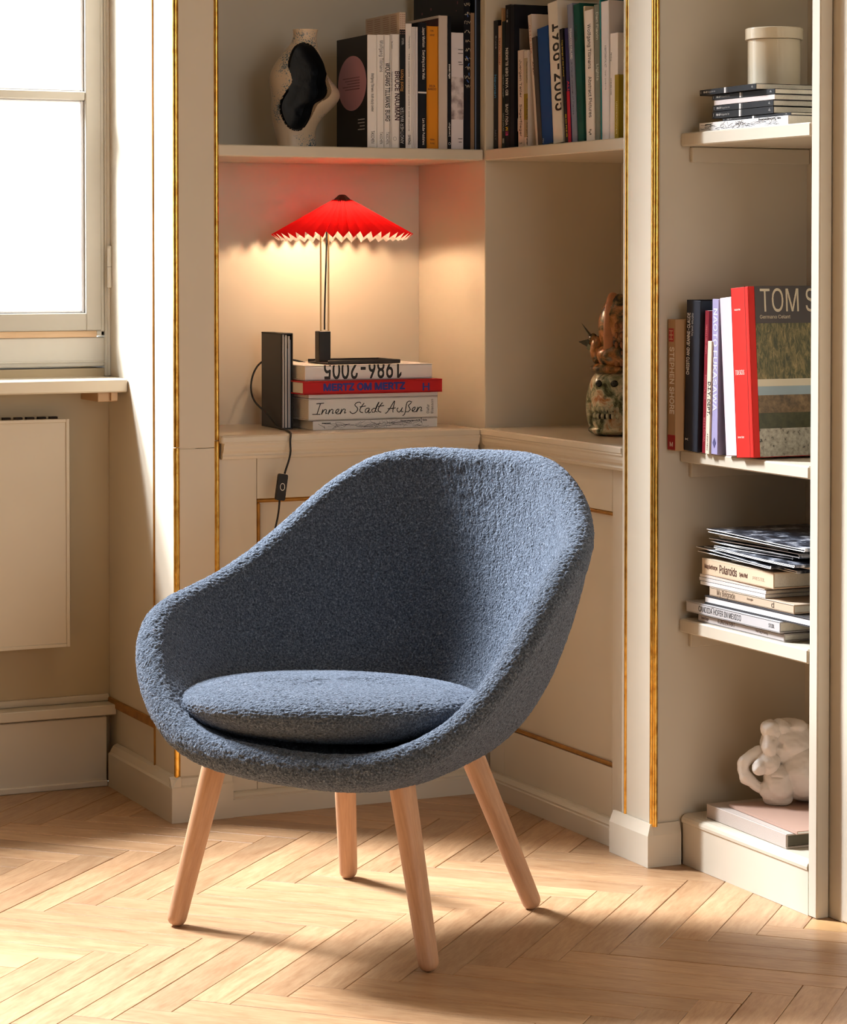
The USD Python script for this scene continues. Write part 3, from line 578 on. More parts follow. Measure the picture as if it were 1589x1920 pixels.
up2('thick white book with giant cut off black numerals running down the spine', 4.6802, 4.632, 4.6536, 4.6111, 1.6776, .22, '#e0dad2', soft=False, extra=[('numerals', num, ink)])
up2('black paperback with yellow lettering leaning by the numerals book', 4.6277, 4.6127, 4.6017, 4.588, 1.6207, .2, '#17151a', texts=[('The Songs of the Future', 'down', .10, .42, .6, .35, '#cfb52a'), ('BORIS', 'down', .75, .95, .6, .35, '#cfb52a')])
up2('paperback with navy upper half and red lower half', 4.6062, 4.5926, 4.5885, 4.5740, 1.6204, .2, '#28285f', bands=[(.55, 1., '#b5203a')], texts=[('ALL', 'down', .46, .56, .55, .6, '#c8283c', True)])
up2('grey blue book with faint white lettering, leaning', 4.5959, 4.5733, 4.5722, 4.5496, 1.6677, .2, '#8087a0', texts=[('FRANCOIS HALARD', 'down', .18, .40, .45, .35, '#d5d8e2', True), ('A Visual Journal of Places', 'down', .42, .80, .45, .25, '#565c74')], soft=False)
up2('dark green clothbound book leaning on the upper shelf', 4.5687, 4.543, 4.5474, 4.5218, 1.6652, .2, '#0f4a40', texts=[('Luis Barragan', 'down', .15, .28, .3, .3, '#0a2d28', True), ('HATJE CANTZ', 'down', .70, .86, .45, .3, '#0a2d28', True)], soft=False, rough=.6)
up2('cream book with small brown lettering, beside the green one', 4.5415, 4.5340, 4.5207, 4.5130, 1.66, .2, '#d9c9ad', texts=[('STURTEVANT', 'down', .22, .36, .5, .8, '#7b6444')], x=2.486)
up2('white book with clear black lettering and a square mark at the foot, right bay', 4.5236, 4.4850, 4.5130, 4.4765, 1.649, .2, '#e4dcd6', soft=False, texts=[('Wolfgang Tillmans', 'down', .11, .45, .5, .36, '#2b2a2c'), ('Abstract Pictures', 'down', .51, .82, .5, .36, '#2b2a2c')], extra=[('square_mark', join([cbox(.011 + .004 * i, .0135 + .004 * i, -.0003, .001, .012 + .0042 * k, .0148 + .0042 * k, 0) for i in range(3) for k in range(3) if (i + 2 * k) % 4]), ink)])
up2('grey green book with pale lettering near the right end of the upper shelf', 4.4832, 4.4610, 4.4760, 4.4540, 1.6576, .2, '#7c8076', soft=False, texts=[('Dan Flavin', 'down', .06, .26, .55, .42, '#cfd0c8'), ('Lights', 'down', .44, .56, .55, .42, '#cfd0c8')])
up2('thin teal spine near the right end of the upper shelf', 4.4605, 4.4555, 4.4535, 4.4485, 1.6679, .2, '#1f7f86')
up2('white book with faint thin lettering near the right end of the upper shelf', 4.4545, 4.4220, 4.4480, 4.4155, 1.6609, .2, '#e2dfe4', soft=False, texts=[('A SENTIMENTAL KIT', 'down', .32, .48, .5, .2, '#8d8a92'), ('lost poems', 'down', .50, .64, .5, .2, '#c0bcc2')])
up2('tall lilac grey book standing behind a short white one', 4.4100, 4.3720, 4.4100, 4.3720, 1.675, .2, '#8f8a94', soft=False, x=2.506)
up2('short white book before the tall lilac grey one', 4.4160, 4.3850, 4.4160, 4.3850, 1.5951, .025, '#e4dcd8', texts=[('Painting', 'down', .18, .26, .12, .1, '#555555'), ('collected notes', 'down', .42, .58, .12, .1, '#555555')], soft=True)
up2('low olive yellow book beside the thin gilded bead', 4.3840, 4.3680, 4.3840, 4.3680, 1.5119, .034, '#9a8420', texts=[('UNDERCOVER', 'down', .42, .93, .5, .3, '#d9cf9a')], x=2.470)

# --- stack on the left counter: lying books, spines face -y at Y = 5.005
G3 = 'books stacked under the red lamp'
ZC0 = COUNTER + .0003
def flat1(lbl, x0, x1, z0, z1, d, cover, **k):
    return book('book', lbl, k.pop('group', G3), z1 - z0 - .0004, x1 - x0, d, cover, (x0, k.pop('y', 5.006), z0), rotz=k.pop('rotz', 0), flat=True, **k)
def network(t, h, seed, n=60):
    """Thin scribbled lines on a spine."""
    q = random.Random(seed); ms = []
    for i in range(n):
        zc = h * q.uniform(.1, .95); dense = math.exp(-((zc / h - .5) / .3) ** 2)
        if q.random() > .35 + .65 * dense: continue
        x = q.uniform(.05, .6) * t; a = q.uniform(-1.3, 1.3); L = q.uniform(.15, .7) * t
        pts = [(x, -.0002, zc)]
        for s in range(4):
            a += q.uniform(-.6, .6); x = min(max(x + L / 4 * math.cos(a), .03 * t), .95 * t); zc = min(max(zc + L * .9 * math.sin(a), .02 * h), .98 * h); pts.append((x, -.0002, zc))
        ms.append(tube(pts, q.choice((.00015, .00022, .0003)), 4, cap=False))
    return join(ms)
def mapbook(lbl, x0, x1, z0, z1, d, seed, **k):
    t, h = z1 - z0 - .0004, x1 - x0
    return flat1(lbl, x0, x1, z0, z1, d, '#e4dfdc', extra=[('network_drawing', network(t, h, seed, 110), plain('#33333a', .55)), ('black_bar', cbox(.70 * t, .80 * t, -.0003, .001, .86 * h, .93 * h, 0), ink)],
                 texts=[('Bouwmeesterschrift', 'down', .70, .86, .78, .2, '#1a1a1a', True), ('I', 'down', .865, .872, .74, .5, '#1a1a1a', True), ('Shire', 'down', .88, .915, .78, .2, '#1a1a1a', True)], soft=True, **k)
mapbook('bottom book of the counter stack, white spine with a black scribbled line network', 2.090, 2.382, ZC0, .8085, .235, 3)
# handwritten title: single pen strokes
HAND = {'I': (.55, [[(.05, 1), (.6, 1.05)], [(.35, 1.03), (.2, .02)], [(-.15, .02), (.45, .0)]]), 'n': (.5, [[(.05, .45), (.0, 0), (.1, .3), (.25, .45), (.32, .4), (.28, .08), (.42, .1)]]),
        'e': (.42, [[(.02, .2), (.25, .3), (.25, .45), (.08, .35), (.05, .1), (.2, .0), (.42, .18)]]), 'S': (.6, [[(.6, .95), (.35, 1.05), (.15, .8), (.4, .5), (.35, .15), (.05, .0), (-.15, .2)]]),
        't': (.38, [[(.25, .95), (.1, .1), (.25, .05)], [(-.05, .6), (.4, .68)]]), 'a': (.5, [[(.35, .42), (.15, .45), (.03, .2), (.12, .02), (.3, .3), (.35, .42), (.3, .06), (.48, .1)]]),
        'd': (.52, [[(.35, .4), (.12, .42), (.02, .18), (.15, .02), (.35, .4), (.5, 1.05), (.36, .1), (.5, .08)]]), 'A': (.75, [[(-.15, -.05), (.2, .5), (.45, 1.1), (.42, .5), (.45, .0)], [(.0, .35), (.6, .42)]]),
        'u': (.5, [[(.05, .42), (.03, .1), (.15, .0), (.3, .2), (.38, .45), (.32, .08), (.48, .06)]]), 's': (.62, [[(-.02, -.35), (.15, .3), (.35, 1.05), (.55, .95), (.3, .55), (.5, .35), (.4, .02), (.2, .02)]]), ' ': (.35, [])}
def handwriting(s, x0, x1, z0, H, r):
    w = sum(HAND[c][0] for c in s); k = (x1 - x0) / w; x = x0; ms = []
    for c in s:
        for st in HAND[c][1]:
            p = [(x + a * k + .12 * b * k, -.0001, z0 + b * H) for a, b in st]
            ms.append(tube(spline(p, 14) if len(p) > 2 else p, r, 6))
        x += HAND[c][0] * k
    return join(ms)
ti = .0470
hw = handwriting('Innen Stadt Ausen', .013, .268, .0135, .0225, .00095)     # x along the spine, z up, as the book lies
hw.apply_transform(np.linalg.inv(np.array([[0, 0, -1, .303], [0, 1, 0, 0], [1, 0, 0, 0], [0, 0, 0, 1.]])))
flat1('thick white book with a handwritten black title on the spine', 2.080, 2.383, .8092, .8566, .235, '#e6e1da', texts=[('Olafur', 'across', .2, .62, .925, .13, '#44413f'), ('Eliasson', 'across', .2, .85, .958, .13, '#44413f')], extra=[('handwritten_title', hw, ink)])
flat1('thin plain white book lying between the handwritten and the red one', 2.080, 2.383, .8570, .8648, .232, '#ddd6d0')
flat1('red clothbound book with blue capitals lying second from the top of the stack', 2.063, 2.389, .8652, .8938, .20, '#b81f22', soft=False, rough=.55, extra=[('lettering', spine_text('MERTZ OM MERTZ', 'down', .145, .725, .47, .50, .0282, .326, True, heavy=.055), plain('#23297f', .55)), ('publisher_mark', spine_text('H', 'up', .855, .905, .5, .55, .0282, .326, True), plain('#23297f', .55))], y=4.995)
numf = spine_text('1986-2005', 'up', .145, .755, .82, 1.12, .0325, .298, True)
numf = numf.slice_plane([.0322, 0, 0], [-1, 0, 0])
flat1('white book with giant upside down black numerals, topmost of the stack under the lamp', 2.072, 2.370, .8944, .9270, .225, '#e6e0dd', soft=False, extra=[('numerals', numf, ink)])
# --- black file box beside the stack
A_, B_, C_ = np.array([2.0371, 5.1864]), np.array([2.0417, 5.066]), np.array([2.0600, 5.050])
bx = thing('magazine_box', 'black slip box holding magazines, standing left of the book stack under the lamp', 'file box', (2.0417, 5.066, ZC0), -2.)
bh = .205
obj('box_shell', join(cbox(0, .0022, 0, .125, 0, bh, .0008), cbox(.0228, .025, -.006, .125, 0, bh, .0008), cbox(0, .025, .122, .125, 0, bh, .0008), prism([(0, 0), (.025, 0), (.025, .0025), (0, .0025)], -.004, .125), prism([(0, bh - .003), (.025, bh - .003), (.025, bh), (0, bh)], -.004, .125)), plain('#1b1815', .5, var=.1, vscale=60), bx)
for i, (w, c, hh) in enumerate(((.0034, '#b9b4ae', .199), (.0022, '#5d5a58', .195), (.0036, '#d8d3cc', .198), (.0028, '#3b4048', .17), (.0034, '#c9c4be', .196), (.0022, '#6c7480', .188))):
    x = .0026 + sum((.0034, .0022, .0036, .0028, .0034, .0022)[:i]) + .0003 * i
    mg = thing('magazine', ('white magazine, outermost on the left in the black slip box', 'thin grey magazine, second in the black slip box', 'widest white magazine, third in the black slip box', 'dark short magazine, fourth in the black slip box', 'white magazine, fifth in the black slip box', 'grey blue magazine, last on the right in the black slip box')[i], 'magazine', (2.0417, 5.066, ZC0 + .0028), -2., group='magazines in the black slip box')
    obj('cover', join(cbox(x, x + w, .0002 * i - .002, .0, 0, hh, .0004), cbox(x, x + .0004, -.001, .118, 0, hh, 0), cbox(x + w - .0004, x + w, -.001, .118, 0, hh, 0)), plain(c, .4), mg)
    obj('pages', cbox(x + .0005, x + w - .0005, .0005, .117, .0005, hh - .0005, 0), PAPERW, mg)

# ---------------------------------------------------------------- red pleated lamp
LX, LY, LZ = 2.192, 5.085, .9274
lp = thing('table_lamp', 'small table lamp with a glowing red pleated shade on a stack of books', 'lamp', (LX, LY, LZ))
def shade_mesh(n=40, r0=.020, r1=.146, z0=.352, z1=.272, amp=.0105):
    k = 2 * n; rows = 10; V = []
    for j in range(rows + 1):
        f = j / rows
        for i in range(k):
            th = i * np.pi / n; out = 1 if i % 2 == 0 else -1
            r = r0 + (r1 - r0) * f + out * amp * (.12 + .88 * f) * .75; z = z0 + (z1 - z0) * f + out * amp * (.1 + .9 * f) * .60
            V.append((r * np.cos(th), r * np.sin(th), z))
    f = [];
    for j in range(rows):
        for i in range(k):
            a, b, c, d = j * k + i, j * k + (i + 1) % k, (j + 1) * k + (i + 1) % k, (j + 1) * k + i
            f += [(a, d, c), (a, c, b)]
    return trimesh.Trimesh(np.array(V), np.array(f), process=False)
shade_mat = mat('red_pleated_paper', {'g': ('geometry', {}), 'c': ('mix_color', {'a': lin('#c8181c'), 'b': lin('#f6e6dc'), 'fac': 0.}), 'd': ('diffuse_bsdf', {}), 't': ('translucent_bsdf', {'color': lin('#c81a1c')}), 'm': ('mix_closure', {'fac': .30})},
    [('g.backfacing', 'c.fac'), ('c.result', 'd.color'), ('d.BSDF', 'm.closure1'), ('t.BSDF', 'm.closure2')], surface='m.closure')
T = trimesh.transformations.rotation_matrix(math.radians(-1.8), [1, 0, 0], [0, 0, .30]) @ trimesh.transformations.rotation_matrix(math.radians(.5), [0, 1, 0], [0, 0, .30])
obj('shade', moved(shade_mesh(), T), shade_mat, lp, label='red pleated paper shade, white inside')
obj('shade_cap', lathe([(0, .3450), (.0245, .3455), (.0255, .3475), (.0235, .3500), (.0085, .3625), (.005, .3640), (0, .3642)], 8), plain('#2a1210', .35), lp, label='dark faceted cap on the shade')
brass = plain('#d9b27c', .25, metal=.9, name='brass_rod')
for dx in (-.0495, -.0315):
    obj('stem', tube([(dx, .002, .066), (dx, .002, .335)], .0019, 12), brass, lp, smooth=40)
obj('lamp_holder', join(lathe([(0, .324), (.012, .324), (.012, .338), (.006, .345), (0, .345)], 20)), black, lp)
obj('foot_block', cbox(-.0585, -.0312, -.010, .014, 0.004, .070, .0015), black, lp)
obj('base_tray', join(cbox(-.058, .112, -.058, .055, 0.0003, .004, .0015), cbox(-.058, .112, -.058, -.055, .0003, .0085, .001), cbox(-.058, .112, .052, .055, .0003, .0085, .001), cbox(.109, .112, -.058, .055, .0003, .0085, .001)), black, lp)
bulb_m = mat('bulb_glow', {'e': ('emission', {'color': (1.0, .68, .40), 'strength': 60.0 * BULB})}, [], surface='e.emission')
obj('bulb', lathe([(0, .283), (.010, .285), (.016, .291), (.0175, .300), (.014, .312), (.009, .322), (0, .325)], 24), bulb_m, lp, smooth=True)
sl = UsdLux.SphereLight.Define(stage, str(lp.GetPath()) + '/lamp_light')
sl.CreateRadiusAttr(.019); sl.CreateIntensityAttr(260.0 * BULB); sl.CreateColorAttr(Gf.Vec3f(1.0, .70, .45)); sl.AddTranslateOp().Set(Gf.Vec3d(0, 0, .302))
R2 = lambda *p: (p[0] - LX, p[1] - LY, p[2] - LZ)
cab = spline([R2(LX - .036, LY + .004, 1.262), R2(LX - .0350, LY + .004, 1.20), R2(LX - .0395, LY + .003, 1.06), R2(LX - .040, LY + .004, 1.0)], 30)
obj('cable', tube(cab, .0018, 10), black_matt, lp, smooth=True, label='thin black cable between the stems')
c2 = spline([R2(*p) for p in [(2.165, 5.10, .931), (2.13, 5.20, .930), (2.062, 5.235, .925), (2.032, 5.215, .86), (2.0325, 5.186, .838), (2.0350, 5.14, .822), (2.0365, 5.10, .803), (2.0372, 5.075, .793), (2.036, 5.04, .7912), (2.022, 4.98, .7912), (2.008, 4.930, .7915), (2.0010, 4.912, .788), (1.9985, 4.909, .775), (1.9990, 4.9085, .755), (1.9935, 4.909, .73), (1.986, 4.909, .708)]], 110)
obj('cable', tube(c2, .0021, 10), black_matt, lp, smooth=True, label='black cable running over the counter edge down to the switch')
sw = obj('switch', moved(trimesh.creation.extrude_polygon(Point(0, 0).buffer(.0048).union(sbox(-.0062, -.0235, .0062, .0235)).intersection(sbox(-.0105, -.0275, .0105, .0275)).buffer(.0038), .011), np.eye(4)) if False else moved(tri(Manifold.batch_hull([Manifold.cylinder(.010, .0038, .0038, 20).translate((a, b, 0)) for a in (-.0062, .0062) for b in (-.0235, .0235)])), R2(0, 0, 0) is None or (trimesh.transformations.translation_matrix(R2(1.9785, 4.910, .6805)) @ trimesh.transformations.rotation_matrix(math.radians(8), [0, 1, 0]) @ np.array([[1, 0, 0, 0], [0, 0, -1, .004], [0, 1, 0, 0], [0, 0, 0, 1.]]))), black_matt, lp, smooth=40, label='black inline switch with a white ring')
rg = trimesh.creation.torus(.0062, .0007, major_sections=32, minor_sections=8)
rg.apply_transform(trimesh.transformations.translation_matrix(R2(1.9790, 4.9035, .6815)) @ np.array([[.8, 0, 0, 0], [0, 0, -1, 0], [0, 1.15, 0, 0], [0, 0, 0, 1.]]))
obj('switch_ring', rg, plain('#e8e6e2', .4), sw)
obj('cable', tube(spline([R2(*p) for p in [(1.9745, 4.909, .655), (1.9735, 4.909, .64), (1.970, 4.910, .615), (1.962, 4.912, .58), (1.955, 4.914, .50), (1.953, 4.918, .34), (1.953, 4.935, .27), (1.953, 4.96, .25)]], 50), .0020, 10), black_matt, lp, smooth=True, label='black cable hanging below the switch')

# ---------------------------------------------------------------- ceramic vase
glaze = mat('speckled_glaze', {'t': ('texture_coordinate', {}), 'n': ('noise_texture', {'scale': 16., 'detail': 3.}), 'n2': ('noise_texture', {'scale': 330., 'detail': 2.}), 's': ('math', {'math_type': 'multiply'}), 'r': ('rgb_ramp', {'ramp': [(.29, lin('#cbb59a')), (.335, lin('#7f8d91')), (.40, lin('#2f4656'))]}), 'p': ('principled_bsdf', {'roughness': .35})},
    [('t.object', 'n.vector'), ('t.object', 'n2.vector'), ('n.fac', 's.value1'), ('n2.fac', 's.value2'), ('s.value', 'r.fac'), ('r.color', 'p.base_color')])
va = thing('vase', 'pale speckled ceramic vase with a large black hollow in its front, on the upper shelf', 'vase', (2.090, 5.05, SHELF + .0002))
LV = [(0, -.018, .041), (.02, -.021, .041), (.05, -.022, .046), (.08, -.010, .060), (.105, .003, .071), (.125, .002, .072), (.15, -.010, .064), (.18, -.010, .053), (.205, -.006, .039), (.225, -.001, .029), (.24, .001, .0265), (.252, .002, .029)]
zz = np.linspace(0, .252, 90); cxv = CubicSpline([l[0] for l in LV], [l[1] for l in LV])(zz); rv_ = CubicSpline([l[0] for l in LV], [l[2] for l in LV])(zz)
th = np.linspace(0, 2 * np.pi, 96, endpoint=False); V = []
for z, cxx, r in zip(zz, cxv, rv_):
    rr = r * (1 + .05 * np.cos(2 * th + z * 14) + .035 * np.cos(3 * th + 1 - z * 20))
    V.append(np.stack([cxx + rr * np.cos(th), .85 * rr * np.sin(th), np.full_like(th, z)], -1))
V = np.array(V); nz, k = V.shape[:2]
i = np.arange(nz - 1)[:, None]; j = np.arange(k)[None]; j2 = (j + 1) % k
q4 = np.stack([i * k + j, i * k + j2, (i + 1) * k + j2, (i + 1) * k + j], -1).reshape(-1, 4)
V2 = np.vstack([V.reshape(-1, 3), V[0].mean(0), V[-1].mean(0) - [0, 0, .03]]); nb_ = nz * k
fv = np.vstack([q4[:, [0, 1, 2]], q4[:, [0, 2, 3]], np.array([(nb_, (x + 1) % k, x) for x in range(k)]), np.array([(nb_ + 1, (nz - 1) * k + x, (nz - 1) * k + (x + 1) % k) for x in range(k)])])
body = man(trimesh.Trimesh(V2, fv, process=False))
# opening: outline in (x, z), cut through the front
hole_pts = [(-.018, .223), (.004, .215), (.022, .19), (.034, .165), (.030, .143), (.034, .120), (.024, .104), (.004, .092), (-.002, .075), (-.010, .056), (-.028, .036), (-.048, .038), (-.064, .060), (-.068, .088), (-.058, .118), (-.050, .14), (-.054, .168), (-.046, .195), (-.032, .216)]
hp = spline(np.array(hole_pts + hole_pts[:1]) + [.004, 0], 90)[:-1]
def cut(grow, y1):
    pg = Polygon(hp).buffer(grow)
    return Manifold.extrude(CrossSection([np.array(pg.exterior.coords)[:-1]], FillRule.NonZero), .2).rotate((90, 0, 0)).translate((0, y1, 0))
inner = (body.translate((.003, -.1225, -.126)).scale((.87, .87, .92)).translate((-.003, .1065, .1165)))
opened = body - (cut(0, .012) ^ body)
liner = (body ^ cut(.0003, .012)) - cut(-.0035, .008)
side = ball(.088, -.005, .035, .045, .05, .062) 
obj('vase_body', tri(opened - side), glaze, va, smooth=40)
obj('hollow', tri(liner.trim_by_plane((0, 1, 0), -.034) if True else liner), plain('#07080d', .22, spec=.3, bump=.5, bscale=40), va, smooth=30, label='glossy black hollow in the front of the vase')
obj('side_hollow', tri((ball(.088, -.005, .035, .0450, .0500, .0620) - ball(.090, -.005, .035, .0435, .0485, .0605)) ^ body), plain('#07080d', .2), va, smooth=30)

# ---------------------------------------------------------------- ceramic skull ornament
skg = mat('skull_glaze', {'t': ('texture_coordinate', {}), 'n': ('noise_texture', {'scale': 26., 'detail': 5., 'roughness': .65, 'distortion': .6}), 'r': ('rgb_ramp', {'ramp': [(.34, lin('#15180f')), (.42, lin('#4a5034')), (.49, lin('#8b8f72')), (.56, lin('#cfc4a6')), (.66, lin('#a8703f'))]}), 'p': ('principled_bsdf', {'roughness': .25})},
    [('t.object', 'n.vector'), ('n.fac', 'r.fac'), ('r.color', 'p.base_color')])
skg2 = mat('skull_glaze_brown', {'t': ('texture_coordinate', {}), 'n': ('noise_texture', {'scale': 34., 'detail': 5., 'roughness': .65, 'distortion': .6}), 'r': ('rgb_ramp', {'ramp': [(.36, lin('#1a140c')), (.46, lin('#5a4a26')), (.55, lin('#a06a3a')), (.66, lin('#c58a5c'))]}), 'p': ('principled_bsdf', {'roughness': .25})},
    [('t.object', 'n.vector'), ('n.fac', 'r.fac'), ('r.color', 'p.base_color')])
sk = thing('ornament', 'glazed green and brown ceramic ornament of two stacked skulls in the right alcove', 'ornament', (2.590, 4.604, ZC0), -46)
# local axes: the lower face looks along -y
low = Manifold.batch_boolean([ball(0, .005, .092, .050, .052, .052), ball(0, -.012, .062, .040, .040, .050), ball(0, -.018, .032, .036, .034, .034), ball(0, 0, .012, .050, .050, .014), ball(-.044, .012, .060, .014, .028, .052), ball(.044, .012, .060, .014, .028, .052)], __import__('manifold3d').OpType.Add)
holes = Manifold.batch_boolean([ball(-.0165, -.047, .108, .0080, .014, .0074), ball(.0165, -.047, .108, .0080, .014, .0074), ball(-.001, -.053, .081, .0042, .010, .0055)], __import__('manifold3d').OpType.Add)
low = low - holes
obj('lower_skull', tri(low), skg, sk, smooth=40)
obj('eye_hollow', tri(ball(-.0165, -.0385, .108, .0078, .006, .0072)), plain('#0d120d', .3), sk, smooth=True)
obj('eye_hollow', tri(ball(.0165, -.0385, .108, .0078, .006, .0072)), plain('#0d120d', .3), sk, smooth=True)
tee = []
for r, z in ((0, .056), (1, .042)):
    for k in range(6):
        a = (k - 2.5) * .26; tee.append(ball(.040 * math.sin(a), -.012 - .040 * math.cos(a), z, .0042, .004, .0060, 12))
obj('teeth', tri(Manifold.batch_boolean(tee, __import__('manifold3d').OpType.Add)), plain('#b9b79c', .3), sk, smooth=40)
gp = [ball(.0400 * math.sin(a), -.012 - .0405 * math.cos(a), z, .0022, .0035, .0058, 12) for z, aa in ((.0555, (-.42, -.14, .14, .42)), (.0415, (-.28, .0, .28))) for a in aa]
obj('tooth_gaps', tri(Manifold.batch_boolean(gp, __import__('manifold3d').OpType.Add)), plain('#14170f', .4), sk, smooth=40, kind='stuff')
up_ = Manifold.batch_boolean([ball(.014, .004, .222, .044, .044, .070), ball(.012, .0, .165, .045, .046, .032), ball(0, 0, .138, .046, .046, .014), ball(-.030, -.006, .175, .015, .018, .030), ball(-.040, -.004, .196, .010, .010, .014)], __import__('manifold3d').OpType.Add)
obj('upper_skull', tri(up_), skg2, sk, smooth=40)
ap = [(.002, .006 - .042 * math.cos(a), .205 + .084 * math.sin(a)) for a in np.linspace(-.75, 1.35, 10)]
bs = [ball(x, y, z, .0105, .0055, .0075, 16) for x, y, z in ap]
obj('clay_band', tri(Manifold.batch_boolean([Manifold.batch_hull([bs[i], bs[i + 1]]) for i in range(9)], __import__('manifold3d').OpType.Add)), plain('#a9714c', .35, var=.12, vscale=50), sk, smooth=40, label='bare terracotta band over the upper skull')
tt2 = []
for r in range(5):
    for k in range(5):
        a = .15 + k * .24; rad = .0445; tt2.append(ball(.014 + rad * math.sin(a), .004 - rad * math.cos(a), .150 + r * .019, .0042, .004, .0070, 10))
obj('teeth', tri(Manifold.batch_boolean(tt2, __import__('manifold3d').OpType.Add)), plain('#8c5a34', .3, var=.2, vscale=80), sk, smooth=40)
lf_ = [Manifold.hull_points([(-.034, -.008, .195 + dz), (-.048, -.014, .210 + dz), (-.048, .008, .208 + dz), (-.040, 0, .186 + dz), (-.066 + ex, -.004, .226 + dz + ez)]) for dz, ex, ez in ((0, 0, .006), (-.012, -.006, -.022), (-.020, .012, -.028))]
obj('leaf', tri(lf_[0]), plain('#3c3f2c', .4, var=.3, vscale=60), sk)
obj('leaf', tri(lf_[1]), plain('#2c2f20', .4, var=.3, vscale=60), sk)
obj('leaf', tri(lf_[2]), plain('#6c745c', .4, var=.3, vscale=60), sk)

# ---------------------------------------------------------------- niche: top shelf
G4 = 'books lying in the stack on the top niche shelf'
Z1 = 1.3903
def flat2(lbl, y0, y1, z0, z1, d, cover, x=2.52, group=G4, **k):
    return book('book', lbl, group, z1 - z0 - .0004, y0 - y1, d, cover, (x, y0, z0), rotz=-90 + k.pop('rotz', 0), flat=True, **k)
t, h = .0163, .302
book('book', 'white book with scribbled line network, bottom of the stack on the top niche shelf', G4, t, h, .2, '#e4dfdc', (2.516, 4.142, Z1), rotz=-90, flat=True, soft=True,
     extra=[('network_drawing', network(t, h, 9, 110), plain('#33333a', .55)), ('black_bar', cbox(.70 * t, .82 * t, -.0003, .001, .86 * h, .93 * h, 0), ink)],
     texts=[('Bouwmeesterschrift', 'down', .68, .86, .78, .24, '#1a1a1a', True), ('I', 'down', .865, .872, .74, .5, '#1a1a1a', True), ('Shire', 'down', .88, .92, .78, .22, '#1a1a1a', True)])
def ser(lbl, y0, y1, z0, z1, rz=0., dx=0.):
    return flat2(lbl, y0, y1, z0, z1, .21, '#1a1a1d', x=2.519 + dx, rotz=rz, texts=[('I', 'down', .02, .028, .5, .4, '#c9c6c2'), ('PIN-UP', 'down', .07, .14, .5, .32, '#c9c6c2', True), ('Magazine for', 'down', .15, .29, .5, .3, '#8f8d8b'), ('8', 'down', .475, .49, .5, .4, '#17171b', True), ('4', 'down', .92, .95, .5, .45, '#9a9896')], bands=[(.445, .475, '#d8d4d0'), (.492, .496, '#8a8886')], soft=True)
ser('thin black spined magazine just above the white scribble spine', 4.068, 3.839, 1.4070, 1.4125, 0, .002)
ser('black spined magazine with white marks, second black one from the bottom', 4.101, 3.892, 1.4129, 1.4258)
ser('black spined magazine under the white one on the top niche shelf', 4.099, 3.893, 1.4262, 1.4372)
flat2('white magazine between black ones on the top niche shelf', 4.096, 3.890, 1.4376, 1.4470, .21, '#d6cbc8')
ser('black spined magazine above the white one on the top niche shelf', 4.101, 3.888, 1.4474, 1.4572)
ser('top black spined magazine, sticking out to the left under the jar', 4.139, 3.930, 1.4576, 1.4686, -2.5, -.004)
jar_m = plain('#e3d6bd', .12, name='glossy_jar')
jr = thing('jar', 'cream glossy lidded jar standing on the stack of black magazines', 'jar', (2.612, 4.035, 1.4688))
obj('body', lathe([(0, 0), (.0475, 0), (.049, .0015), (.049, .088), (0, .088)], 64), jar_m, jr, smooth=30)
obj('lid', lathe([(0, .0885), (.0528, .0885), (.0538, .0895), (.0538, .1075), (.0532, .109), (.0515, .110), (.050, .1093), (0, .1088)], 64), jar_m, jr, smooth=30)

# --- niche: middle shelf, upright books
G5 = 'books upright on the middle niche shelf'
Z2 = .7903
def up3(lbl, y0, yb0, t, zt, d, cover, **k):
    h = zt - Z2; lean = math.degrees(math.atan2(y0 - yb0, h)); 
    return book('book', lbl, G5, t, h / math.cos(math.radians(lean)), d, cover, (k.pop('x', 2.492), yb0, Z2 + (max(0, -t * math.sin(math.radians(lean))) if lean < 0 else 0)), rotz=-90, lean=-lean, **k)
up3('tan book with white block capitals and red squares, first on the middle niche shelf', 4.184, 4.184, .0275, 1.0385, .17, '#b7926a', x=2.474, soft=False, bands=[(.88, .992, '#a51f22')], texts=[('STEPHEN SHORE', 'down', .21, .72, .48, .56, '#f0e6d8', True), ('M', 'across', .3, .72, .955, .3, '#e8dcd0', True)], extra=[('red_square', cbox(.004, .0215, -.0004, .001, .206, .231, 0), plain('#b3282a', .5)), ('square_strokes', join(cbox(.0065, .019, -.0007, .001, .2095, .2115, 0), cbox(.0065, .019, -.0007, .001, .2175, .2195, 0), cbox(.0065, .019, -.0007, .001, .2255, .2275, 0), cbox(.0115, .0135, -.0007, .001, .2095, .2275, 0)), plain('#d8b08a', .5))])
up3('navy black book with white capitals, leaning beside the tan one', 4.145, 4.155, .050, 1.074, .2, '#23262f', soft=False, texts=[('CHRISTO AND JEANNE-CLAUDE', 'up', .085, .495, .20, .20, '#e0dcd8', True), ('in/out studio', 'up', .085, .235, .44, .13, '#b9b6b4'), ('K', 'across', .10, .32, .925, .07, '#e0dcd8', True)])
up3('dark red thin book between the navy black and the cream one', 4.082, 4.092, .0135, 1.056, .2, '#7b1524', texts=[('Unter den Linden', 'up', .1, .3, .5, .4, '#b8565c'), ('eine Sammlung', 'up', .45, .62, .5, .4, '#b8565c'), ('Verlag 1998', 'up', .75, .92, .5, .4, '#b8565c')], x=2.494)
up3('short cream book with fat black serif capitals', 4.066, 4.0745, .0135, 1.000, .19, '#dccdb8', texts=[('D.I.Y. DEPT.', 'down', .36, .66, .55, .66, '#1f1c1a', True), ('a short history', 'down', .82, .97, .5, .3, '#6b5c50')], x=2.490)
